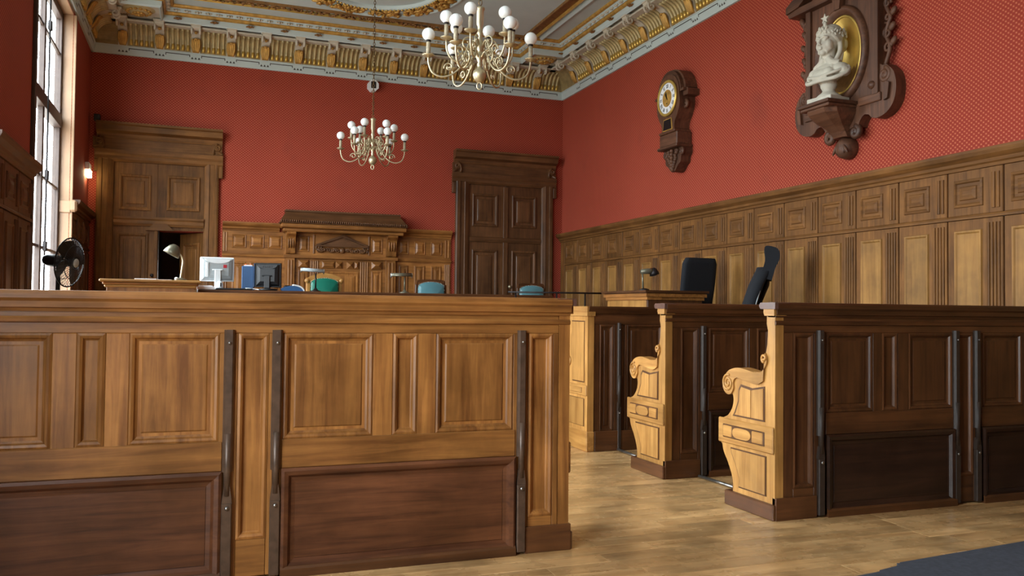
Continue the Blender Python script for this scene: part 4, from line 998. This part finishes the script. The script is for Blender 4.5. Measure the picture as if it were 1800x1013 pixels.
office_chair('black office chair with a square back behind the right clerk desk', (4.74, 7.70, DAIS), PI+.05, False, 1.70)
office_chair('black office chair seen side-on with a headrest, beside the panelled right wall', (4.40, 6.52, DAIS), math.radians(-126), True, 1.735)

# ------------------------------------------------------------------ pedestal fan
fan = thing('pedestal_fan', 'black pedestal fan with round cage beside the tall window', 'fan', (-1.03, 7.75, DAIS))
fz = 1.505-DAIS
MB().lathe([(.001, 0), (.20, 0), (.19, .02), (.04, .04), (.02, .06)], 28).build('base', M['black'], fan)
MB().tube([(-.055, 0, .03), (-.055, 0, fz-.03)], .017, 10).build('pole', M['black'], fan)
hd_ = empty('fan_head', fan, (0, 0, fz), math.radians(28)); hd_.rotation_euler = (0, math.radians(6), math.radians(-24))
def xl(m_): m_.T = Matrix.Rotation(PI/2, 4, 'Y'); return m_          # lathe axis to +x
xl(MB()).lathe([(.001, -.19), (.035, -.185), (.05, -.15), (.05, -.05), (.03, -.03)], 16).build('motor_housing', M['black'], hd_)
def cage(sgn, nm):
    m = MB()
    for k in range(40):
        a = 2*PI*k/40; ca, sa = math.cos(a), math.sin(a)
        m.tube([(.03+sgn*.055, .03*ca, .03*sa), (.03+sgn*.05, .10*ca, .10*sa), (.03+sgn*.02, .18*ca, .18*sa), (.03, .20*ca, .20*sa)], .0022, 4)
    for r_, x_ in ((.20, .03), (.14, .03+sgn*.04), (.06, .03+sgn*.054)):
        m.tube([(x_, r_*math.cos(2*PI*k/36), r_*math.sin(2*PI*k/36)) for k in range(37)], .006 if r_ > .19 else .003, 6, False)
    m.build(nm, M['dsteel'], hd_)
cage(1, 'front_guard'); cage(-1, 'rear_guard')
xl(MB()).lathe([(.001, .092), (.035, .09), (.04, .08), (.04, .07), (.001, .068)], 18).build('guard_badge', M['grey'], hd_)
for k in range(4):
    m = MB(); a = k*PI/2+.4; m.T = Matrix.Rotation(a, 4, 'X')
    pts_ = smooth_pts([(-.02, .03), (-.07, .09), (-.085, .15), (-.03, .185), (.05, .17), (.06, .10), (.02, .03)], 4)
    n_ = len(pts_)
    m.add([(.03+p[0]*.35, p[0], p[1]) for p in pts_]+[(.034+p[0]*.35, p[0], p[1]) for p in pts_], [list(range(n_))[::-1], list(range(n_, 2*n_))]+[(i, (i+1) % n_, n_+(i+1) % n_, n_+i) for i in range(n_)])
    m.build('fan_blade', M['fanb'] if 'fanb' in M else M['black'], hd_)
xl(MB()).lathe([(.001, .0), (.035, .005), (.035, .055), (.001, .06)], 16).build('hub', M['black'], hd_)

# ------------------------------------------------------------------ exit light, wall box, small speaker
sg = thing('emergency_light', 'small lit emergency exit light on the red wall by left door', 'light', (XL, 11.6, 2.74))
MB().box(0, .05, -.11, .11, .08, .17, .006).build('housing', M['white'], sg); MB().box(.005, .06, -.10, .10, .0, .085, .006).build('diffuser', M['sign'], sg); MB().box(.06, .062, -.07, .07, .015, .07).build('pictogram_panel', M['signg'], sg)
wb = thing('wall_sounder', 'white octagonal wall box with dark centre behind the chandelier chain', 'wall box', (2.235, YB, 4.29))
MB().prism([(.075*1.06*math.cos(PI/8+k*PI/4), .085*math.sin(PI/8+k*PI/4)) for k in range(8)], -.10, 0, 'y').build('housing', M['white'], wb)
MB().box(-.035, .035, -.106, -.095, -.04, .055, .004).build('dark_insert', M['ink'], wb)
tag(MB().box(-1.29, -1.22, YB-.16, YB-.06, 3.482, 3.56, .006).build('small_speaker', M['black']), 'little dark box sitting on left end of the left door cornice', 'speaker')

# ------------------------------------------------------------------ chandeliers
def chandelier(label, x, yy, zb, rot):
    o = thing('chandelier', label, 'chandelier', (x, yy, zb), rot, 'brass globe chandeliers')
    st = [(.001, -.055), (.02, -.052), (.042, -.03), (.052, .0), (.045, .03), (.022, .05), (.016, .065), (.022, .08), (.014, .095), (.024, .12), (.032, .14), (.022, .165), (.014, .18), (.03, .205), (.034, .225), (.02, .25), (.016, .29), (.026, .31), (.018, .33), (.018, .36), (.027, .38), (.027, .48), (.034, .49), (.034, .505), (.012, .515), (.001, .52)]
    MB().lathe(st, 20).build('stem', M['brass'], o)
    MB().tube([(.018*math.cos(t), 0, -.08+.026*math.sin(t)) for t in [k*PI/8 for k in range(17)]], .006, 6, False).build('bottom_ring', M['brass'], o)
    ch = MB(); z_ = .525; k = 0
    while z_+zb < ZC-.06:
        a = (k % 2)*PI/2
        ch.tube([(.012*math.cos(t)*math.cos(a), .012*math.cos(t)*math.sin(a), z_+.02+.024*math.sin(t)) for t in [j*PI/5 for j in range(11)]], .0035, 5, False); z_ += .036; k += 1
    ch.build('chain', M['brass_d'], o)
    def arm(R, zc, pts, nm):
        a_ = MB(); sp = smooth_pts([(p[0], 0, p[1]) for p in pts], 5); a_.tube(sp, .0075, 7)
        a_.tube([(p[0], 0, p[1]) for p in spiral((R*.60, zc-.075), .036, .010, -.3, 1.2, 16)], .006, 5)
        a_.tube([(p[0], 0, p[1]) for p in spiral((R*.34, zc-.02), .055, .014, 2.2, -1.2, 18)], .0065, 5)
        A = a_.mesh(nm, M['brass'])
        c = MB().lathe([(.004, -.012), (.016, -.006), (.03, .0), (.044, .008), (.046, .013), (.02, .012), (.015, .02)], 14, (R, 0, zc)).mesh('drip_pan', M['brass'])
        s_ = MB().lathe([(.001, 0), (.0155, 0), (.0165, .05), (.0145, .10), (.001, .102)], 10, (R, 0, zc+.014)).mesh('candle_sleeve', M['candle'])
        s2 = MB().lathe([(.017, 0), (.019, .004), (.019, .02), (.001, .022)], 10, (R, 0, zc+.108)).mesh('lamp_holder', M['dsteel'])
        g = MB().ball((R, 0, zc+.165), .0475, 18, 12).mesh('globe', M['opal'])
        return A, c, s_, s2, g
    lo = arm(.38, .125, [(.02, .13), (.07, .16), (.11, .11), (.15, .045), (.21, -.005), (.28, -.022), (.345, .005), (.374, .065), (.38, .12)], 'arm')
    hi = arm(.255, .245, [(.02, .21), (.06, .25), (.09, .21), (.12, .13), (.165, .09), (.215, .105), (.248, .16), (.255, .235)], 'arm')
    for S_, off, n in ((lo, math.radians(6), 6), (hi, math.radians(-43), 6)):
        for k in range(n):
            A = link('arm', S_[0], o, (0, 0, 0), off+k*PI/3)
            for nm, me in zip(('drip_pan', 'candle_sleeve', 'lamp_holder', 'globe'), S_[1:]): link(nm, me, A)
    return o
M['brass_d'] = plain('aged_brass', lin(120, 98, 66), .4, .8)
chandelier('nearer brass chandelier with white globes, cut by the top edge of the picture', 1.915, 5.95, 2.89, -YAW)
chandelier('brass chandelier with white globes hanging further back before the red end wall', 1.915, 10.1, 2.93, -YAW)

# ------------------------------------------------------------------ wall clock (built facing local -y)
ck = thing('wall_clock', 'carved dark wooden wall clock with white Roman dial on the right red wall', 'clock', (XR, 8.43, .02), -PI/2)
arch = [(.27*math.cos(t), 3.60+.27*math.sin(t)) for t in [k*PI/20 for k in range(21)]]
MB().prism([(.34, 3.55), (.34, 3.62), (.29, 3.64)]+[(.30*math.cos(t), 3.60+.30*math.sin(t)) for t in [.15+k*(PI-.3)/20 for k in range(21)]]+[(-.29, 3.64), (-.34, 3.62), (-.34, 3.55)], -.15, 0, 'y').build('hood', M['carv_x'], ck)
MB().prism([(.31, 3.60), (.31, 3.63)]+[(.26*math.cos(t), 3.60+.285*math.sin(t)) for t in [.1+k*(PI-.2)/20 for k in range(21)]]+[(-.31, 3.63), (-.31, 3.60)], -.19, -.15, 'y').build('hood_moulding', M['carv_x'], ck)
body = smooth_pts([(.235, 3.60), (.25, 3.50), (.235, 3.42), (.19, 3.34), (.145, 3.28), (.135, 3.22), (.15, 3.19)], 4)
prof = [(-p[0], p[1]) for p in body][::-1]+[(.235*-math.cos(t), 3.60+.24*math.sin(t)) for t in [k*PI/18 for k in range(1, 18)]]+body
MB().prism(prof, -.20, 0, 'y').build('case', M['carv_z'], ck)
for s_ in (-1, 1):
    MB().tube([(p[0], -.12, p[1]) for p in spiral((s_*.25, 3.46), .045, .01, PI/2, s_*-1.3, 16)], .02, 6).build('side_scroll', M['carv_z'], ck)
def ell(rx, rz, c, y0, y1, m=None, seg=40):
    return (m or MB()).prism([(c[0]+rx*math.cos(2*PI*k/seg), c[1]+rz*math.sin(2*PI*k/seg)) for k in range(seg)], y0, y1, 'y')
DC = (0, 3.57)
MB().lathe([(.17, 0), (.205, 0), (.21, -.015), (.195, -.03), (.175, -.02)], 48, (DC[0], -.20, DC[1]), 'y').build('bezel', M['gold_b'], ck)
dial = ell(.178, .178, DC, -.212, -.2).build('dial', M['enamel'], ck)
ell(.098, .098, DC, -.216, -.211).build('dial_centre', M['gold'], ck)
NUM = ['XII', 'I', 'II', 'III', 'IIII', 'V', 'VI', 'VII', 'VIII', 'IX', 'X', 'XI']
for i, t in enumerate(NUM):
    a = -i*PI/6; nm_ = MB()
    wd = {'I': .011, 'V': .024, 'X': .024}; tot = sum(wd[c] for c in t); x = -tot/2
    nm_.T = Matrix.Translation((DC[0], 0, DC[1])) @ Matrix.Rotation(-a, 4, 'Y')
    hz0, hz1 = .118, .160
    for c in t:
        wv = wd[c]
        def stroke(xa_, xb_, tk): nm_.prism([(xa_-tk, hz0), (xa_+tk, hz0), (xb_+tk, hz1), (xb_-tk, hz1)], -.2135, -.2119, 'y')
        if c == 'I': stroke(x+wv/2, x+wv/2, .003)
        if c == 'V': stroke(x+wv/2, x+.004, .003); stroke(x+wv/2, x+wv-.004, .0018)
        if c == 'X': stroke(x+wv-.004, x+.004, .003); stroke(x+.004, x+wv-.004, .0018)
        x += wv
    nm_.build('numeral', M['ink'], dial)
for nm2, ang, ln, tk in (('hour_hand', -31, .075, .009), ('minute_hand', -16, .09, .005)):
    m = MB(); m.T = Matrix.Translation((DC[0], 0, DC[1])) @ Matrix.Rotation(math.radians(ang), 4, 'Y')
    m.prism([(-tk*.6, -.02), (tk*.6, -.02), (tk, ln*.6), (0, ln), (-tk, ln*.6)], -.220, -.2165, 'y'); m.build(nm2, M['ink'], ck)
MB().lathe([(.001, -.004), (.008, -.003), (.008, 0)], 10, (0, -.216, DC[1]-.06), 'y').build('winding_hole', M['ink'], ck)
MB().prism([(-.105, 3.20), (.105, 3.20), (.085, 3.335), (-.085, 3.335)], -.208, -.195, 'y').build('window_rim', M['gold'], ck)
MB().prism([(-.09, 3.21), (.09, 3.21), (.073, 3.325), (-.073, 3.325)], -.212, -.2, 'y').build('pendulum_window', M['ink'], ck)
MB().box(-.17, .17, -.22, 0, 3.165, 3.195, .008).build('base_moulding', M['carv_x'], ck); MB().box(-.19, .19, -.20, 0, 3.02, 3.17, .012).build('base_block', M['carv_x'], ck); MB().box(-.215, .215, -.22, 0, 2.99, 3.025, .01).build('base_moulding', M['carv_x'], ck)
tp = smooth_pts([(.20, 2.99), (.205, 2.93), (.17, 2.89), (.16, 2.83), (.11, 2.80), (.05, 2.745), (0, 2.73)], 4)
MB().prism([(-p[0], p[1]) for p in tp][::-1][:-1]+tp[::-1][::-1] if False else tp+[(-p[0], p[1]) for p in tp[::-1]][1:], -.13, 0, 'y').build('bracket', M['carv_z'], ck)
m = MB(); rnd = random.Random(4)
for s_ in (-1, 1):
    m.tube([(p[0], -.12, p[1]) for p in spiral((s_*.17, 2.945), .04, .01, PI/2, s_*-1.4, 16)], .018, 6)
    for k in range(8):
        z_ = 2.965-k*.026; m.ball((s_*(.12-.012*k)*rnd.uniform(.5, 1), -.14, z_), (.03, .025, .02), 8, 6, Matrix.Rotation(rnd.uniform(-1, 1), 3, 'Y'))
for k in range(6): m.ball((0, -.145, 2.97-k*.04), (.028, .03, .026), 8, 6)
m.ball((0, -.13, 2.765), (.035, .04, .04), 8, 6); m.build('carved_foliage', M['carv_z'], ck)

# ------------------------------------------------------------------ medallion bracket with the bust
YM = 5.75
md = thing('carved_medallion', 'large carved dark wooden wall medallion with gilded oval niche behind a bust', 'wall bracket', (XR, YM, 0), -PI/2)
half = [(.43, 3.88), (.43, 3.16), (.46, 3.14), (.50, 3.14)]+smooth_pts([(.52, 3.12), (.575, 3.06), (.60, 2.95), (.575, 2.83), (.50, 2.755), (.40, 2.73), (.34, 2.745)], 4)+smooth_pts([(.31, 2.775), (.26, 2.785), (.215, 2.75), (.19, 2.70)], 3)
rx_, rz_, oc = .255, .355, (0, 3.35)
# backboard in two halves that leave the oval open
for s_ in (1, -1):
    inner = [(s_*rx_*math.sin(t), oc[1]-rz_*math.cos(t)) for t in [k*PI/24 for k in range(25)]]
    MB().prism([(s_*p[0], p[1]) for p in half]+[(0, 2.70)]+inner+[(0, 3.88)], -.10, 0, 'y').build('backboard', M['carv_z'], md)
def oval_ring(prof, nm, mat, seg=56):
    V = []; n = len(prof)
    for k in range(seg):
        a = 2*PI*k/seg
        for d, hh in prof: V.append(((rx_+d)*math.cos(a), -hh, oc[1]+(rz_+d)*math.sin(a)))
    return MB().add(V, [(k*n+j, ((k+1) % seg)*n+j, ((k+1) % seg)*n+j+1, k*n+j+1) for k in range(seg) for j in range(n-1)], True).build(nm, mat, md)
oval_ring([(.06, .09), (.06, .115), (.045, .14), (.02, .145), (.008, .125), (-.01, .12), (-.02, .10), (-.022, .06)], 'oval_moulding', M['carv_x'])
oval_ring([(-.02, .09), (-.02, .105), (-.032, .112), (-.04, .10), (-.042, .08)], 'gilt_rim', M['gold_b'])
V = []; seg, nr = 48, 7
for j in range(nr+1):
    q = j/nr; 
    for k in range(seg): a = 2*PI*k/seg; V.append(((rx_-.038)*q*math.cos(a), -.095+.085*(1-q*q), oc[1]+(rz_-.038)*q*math.sin(a)))
mbn = MB()
F_up = [(j*seg+k, j*seg+(k+1) % seg, (j+1)*seg+(k+1) % seg, (j+1)*seg+k) for j in range(nr) for k in range(seg)]
mbn.add(V, F_up, True)
dish = mbn.build('niche_dish', [M['gold_b'], M['gold_d']], md)
for p_ in dish.data.polygons: p_.material_index = 1 if p_.center.z < 3.24 else 0
# side frames, pediment, shelf and bracket
for s_ in (-1, 1):
    board(md, 'side_fillet', s_*.40-.03, s_*.40+.03, -.125, -.095, 2.92, 3.86, M['carv_z'])
    MB().box(s_*.33-.12, s_*.33+.12, -.12, -.095, 2.86, 2.93, .006).build('corner_block', M['carv_x'], md)
    MB().lathe([(.001, -.03), (.03, -.02), (.035, 0)], 12, (s_*.37, -.12, 3.0), 'y').build('corner_rosette', M['carv_x'], md)
    MB().tube([(p[0], -.09, p[1]) for p in spiral((s_*.475, 3.06), .06, .012, PI/2, -s_*1.5, 22)], .02, 7).build('scroll', M['carv_z'], md)
    MB().prism([(s_*.49, 2.85), (s_*.53, 2.86), (s_*.55, 2.98), (s_*.51, 3.0)], -.125, -.09, 'y').build('scroll_panel', M['carv_z'], md)
    m = MB(); rnd = random.Random(11)
    ctl = [(s_*.45, 3.15), (s_*.50, 3.28), (s_*.455, 3.40), (s_*.50, 3.52), (s_*.455, 3.64), (s_*.50, 3.74)]
    m.tube([(p[0], -.06, p[1]) for p in smooth_pts(ctl, 6)], .018, 7)
    for k, (cx_, cz_) in enumerate(ctl[1:]): 
        m.tube([(p[0], -.065, p[1]) for p in spiral((cx_+(.02 if k % 2 else -.02)*s_, cz_), .045, .01, k*2.0, 1.2, 12)], .013, 6)
        m.ball((s_*(.535 if k % 2 == 0 else .52), -.06, cz_+.04), (.028, .02, .04), 8, 6, Matrix.Rotation(s_*.7, 3, 'Y'))
    m.ball((s_*.54, -.06, 3.80), (.03, .03, .05), 8, 6, Matrix.Rotation(s_*.6, 3, 'Y')); m.build('pierced_foliage', M['carv_z'], md)
    MB().prism([(s_*.62, 3.88), (s_*.62, 3.94), (s_*.05, 4.22), (s_*.05, 4.12), (s_*.45, 3.90)], -.19, -.08, 'y').build('pediment_rake', M['carv_x'], md)
    MB().tube([(p[0], -.085, p[1]) for p in spiral((s_*.15, 2.665), .05, .01, PI/2, -s_*1.4, 20)], .028, 8).build('volute', M['carv_x'], md)
MB().prism([(-.5, 3.88), (.5, 3.88), (0, 4.16)], -.10, 0, 'y').build('pediment_back', M['carv_x'], md)
MB().prism([(-.60, 3.84), (.60, 3.84), (.63, 3.90), (-.63, 3.90)], -.17, 0, 'y').build('pediment_cornice', M['carv_x'], md)
MB().prism([(-.035, 3.73), (.035, 3.73), (.05, 3.84), (-.05, 3.84)], -.16, -.10, 'y').build('keystone', M['carv_z'], md)
MB().box(-.19, .19, -.41, -.02, 2.885, 2.915, .006).build('shelf', M['carv_x'], md)
MB().box(-.175, .175, -.39, -.02, 2.86, 2.886, .006).build('shelf_moulding', M['carv_x'], md)
secs = [(2.865, .165, .37), (2.845, .17, .375), (2.82, .165, .36), (2.77, .14, .30), (2.72, .10, .22), (2.68, .085, .17), (2.64, .08, .14)]
V = []
for z_, hw, dp in secs: V += [(-hw, 0, z_), (-hw, -dp*.8, z_), (-hw*.6, -dp, z_), (hw*.6, -dp, z_), (hw, -dp*.8, z_), (hw, 0, z_)]
MB().add(V, [(j*6+k, j*6+(k+1) % 6, (j+1)*6+(k+1) % 6, (j+1)*6+k) for j in range(len(secs)-1) for k in range(6)]+[list(range(6)), [(len(secs)-1)*6+k for k in range(6)][::-1]]).build('shelf_bracket', M['carv_x'], md)
MB().lathe([(.001, -.13), (.05, -.125), (.085, -.09), (.095, -.02), (.09, 0)], 24, (0, 0, 2.555), 'y').build('pendant_disc', M['carv_x'], md)
for k in range(5): MB().ball(((k-2)*.03, -.115, 2.565-.01*abs(k-2)), (.014, .015, .055), 8, 6, Matrix.Rotation((k-2)*-.3, 3, 'Y')).build('pendant_leaf', M['carv_x'], md)

def blob(mb, name, mat, parent, voxel=.006, smooth=3, cut=None):
    tmp = bpy.data.objects.new('tmp', mb.mesh('tmp', mat)); COL.objects.link(tmp)
    r_ = tmp.modifiers.new('r', 'REMESH'); r_.mode = 'VOXEL'; r_.voxel_size = voxel; r_.use_smooth_shade = True
    s_ = tmp.modifiers.new('s', 'SMOOTH'); s_.iterations = smooth; s_.factor = .5
    dg = bpy.context.evaluated_depsgraph_get(); me = bpy.data.meshes.new_from_object(tmp.evaluated_get(dg))
    me.materials.clear(); me.materials.append(mat); me.name = name
    for p_ in me.polygons: p_.use_smooth = True
    bpy.data.objects.remove(tmp)
    return link(name, me, parent)
bu = thing('bust', 'pale plaster bust of a woman crowned with leaves and a star, on medallion shelf', 'bust', (XR-.235, YM, 2.916), -PI/2+.16)
rotX = lambda a: Matrix.Rotation(a, 3, 'X'); rotY = lambda a: Matrix.Rotation(a, 3, 'Y'); rotZ = lambda a: Matrix.Rotation(a, 3, 'Z')
MB().box(-.125, .125, -.125, .105, 0, .045, .004).build('plinth', M['stone'], bu)
MB().lathe([(.10, .045), (.105, .055), (.085, .075), (.058, .095), (.05, .11), (.055, .122), (.066, .14), (.07, .165), (.066, .185), (.06, .21)], 28).build('socle', M['stone'], bu)
b_ = MB(); b_.T = Matrix.Translation((0, 0, .02))
# chest, shoulders cut off below in a sweeping curve
b_.ball((0, 0, .245), (.165, .085, .085), 20, 14); b_.ball((0, -.03, .215), (.11, .085, .07), 18, 12)
for s_ in (-1, 1):
    b_.ball((s_*.125, .0, .255), (.065, .07, .05), 16, 10); b_.ball((s_*.055, -.065, .225), (.055, .045, .05), 16, 10)
    b_.ball((s_*.165, -.005, .225), (.045, .055, .045), 14, 9); b_.tube([(s_*.02, -.03, .36), (s_*.06, -.03, .315), (s_*.12, -.01, .295)], [.03, .035, .035], 10)
b_.ball((0, -.02, .17), (.075, .06, .05), 14, 10)
b_.tube([(0, .015, .26), (0, .012, .33), (0, .0, .40), (0, -.002, .44)], [.07, .056, .054, .058], 16)
# head
hz = .515; HT = Matrix.Translation((0, 0, hz-.11)) @ Matrix.Scale(1.06, 4) @ Matrix.Translation((0, 0, .11-hz)); b_.T = HT
b_.ball((0, .012, hz+.03), (.083, .10, .098), 22, 16); b_.ball((0, -.035, hz-.03), (.064, .066, .085), 20, 14)
b_.ball((0, -.072, hz-.092), (.028, .024, .022), 12, 8)                                    # chin
for s_ in (-1, 1):
    b_.ball((s_*.042, -.05, hz-.03), (.032, .036, .04), 12, 9)                              # cheeks
    b_.tube([(s_*.01, -.097, hz+.022), (s_*.035, -.094, hz+.028), (s_*.058, -.075, hz+.018)], [.010, .011, .009], 8)   # brow
    b_.ball((s_*.031, -.084, hz+.004), (.015, .011, .009), 10, 8)                           # eyelids
    b_.ball((s_*.010, -.110, hz-.036), (.008, .010, .007), 8, 6)                            # nostrils
    b_.tube([(s_*.05, -.04, hz-.055), (s_*.03, -.07, hz-.09)], [.02, .016], 8)              # jaw
b_.tube([(0, -.098, hz+.02), (0, -.106, hz-.005), (0, -.120, hz-.034)], [.009, .010, .012], 8)
b_.ball((0, -.103, hz-.056), (.020, .009, .006), 10, 7); b_.ball((0, -.100, hz-.068), (.017, .010, .007), 10, 7)
blob(b_, 'figure', M['stone'], bu, .0052, 2)
hr_ = MB(); hr_.T = HT; rnd = random.Random(2)
hr_.ball((0, .035, hz+.05), (.095, .098, .105), 20, 14); hr_.ball((0, .115, hz+.0), (.075, .065, .075), 14, 10)
for s_ in (-1, 1):
    for k in range(7):
        t = k/6; hr_.tube(smooth_pts([(s_*.005, -.075+.02*t, hz+.075+.045*t), (s_*(.055+.01*t), -.06+.035*t, hz+.06+.03*t), (s_*.088, -.01+.04*t, hz+.01+.02*t), (s_*.075, .06, hz-.01)], 4), .014, 7)
    hr_.tube(smooth_pts([(s_*.08, .03, hz-.0), (s_*.088, .025, hz-.08), (s_*.075, -.01, hz-.16), (s_*.07, -.04, hz-.205), (s_*.08, -.055, hz-.235)], 5), [.022]*10+[.019]*11 if False else .02, 9)
    hr_.tube(smooth_pts([(s_*.07, .06, hz-.02), (s_*.08, .05, hz-.10), (s_*.085, .02, hz-.18), (s_*.10, -.01, hz-.22)], 5), .019, 9)
blob(hr_, 'hair', M['stone'], bu, .0052, 2)
wr = MB(); wr.T = HT
for k in range(26):
    a = -PI*.5+(k-12.5)/12.5*PI*.85; r_ = .098
    cx_, cy_ = r_*math.cos(a), .03+(r_+.005)*math.sin(a)
    zz2 = hz+.085-.02*math.sin(a)*0-.03*abs(math.cos(a))
    for j in range(2):
        R3 = rotZ(a) @ rotY(rnd.uniform(-.9, .3)) @ rotX(rnd.uniform(-.8, .8))
        wr.ball((cx_*1.04, cy_*1.04, zz2+rnd.uniform(-.012, .025)), (.012, .011, .026), 7, 5, R3)
wr.build('leaf_wreath', M['stone'], bu)
m = MB(); m.T = HT; m.prism([((.042 if k % 2 == 0 else .017)*math.sin(k*PI/5), hz+.185+(.042 if k % 2 == 0 else .017)*math.cos(k*PI/5)) for k in range(10)], -.05, -.034, 'y')
m.tube([(0, -.04, hz+.11), (0, -.042, hz+.16)], .016, 8); m.build('star', M['stone'], bu)
dr = MB(); dr.T = Matrix.Translation((0, 0, .015))
for s_ in (-1, 1):
    dr.tube(smooth_pts([(s_*.19, .02, .25), (s_*.20, -.03, .205), (s_*.14, -.09, .17), (s_*.05, -.115, .165), (0, -.11, .17)], 5), .018, 8)
    dr.tube(smooth_pts([(s_*.19, .02, .27), (s_*.15, -.075, .225), (s_*.07, -.115, .205), (0, -.118, .195)], 5), .014, 8)
blob(dr, 'drapery', M['stone'], bu, .006, 2)
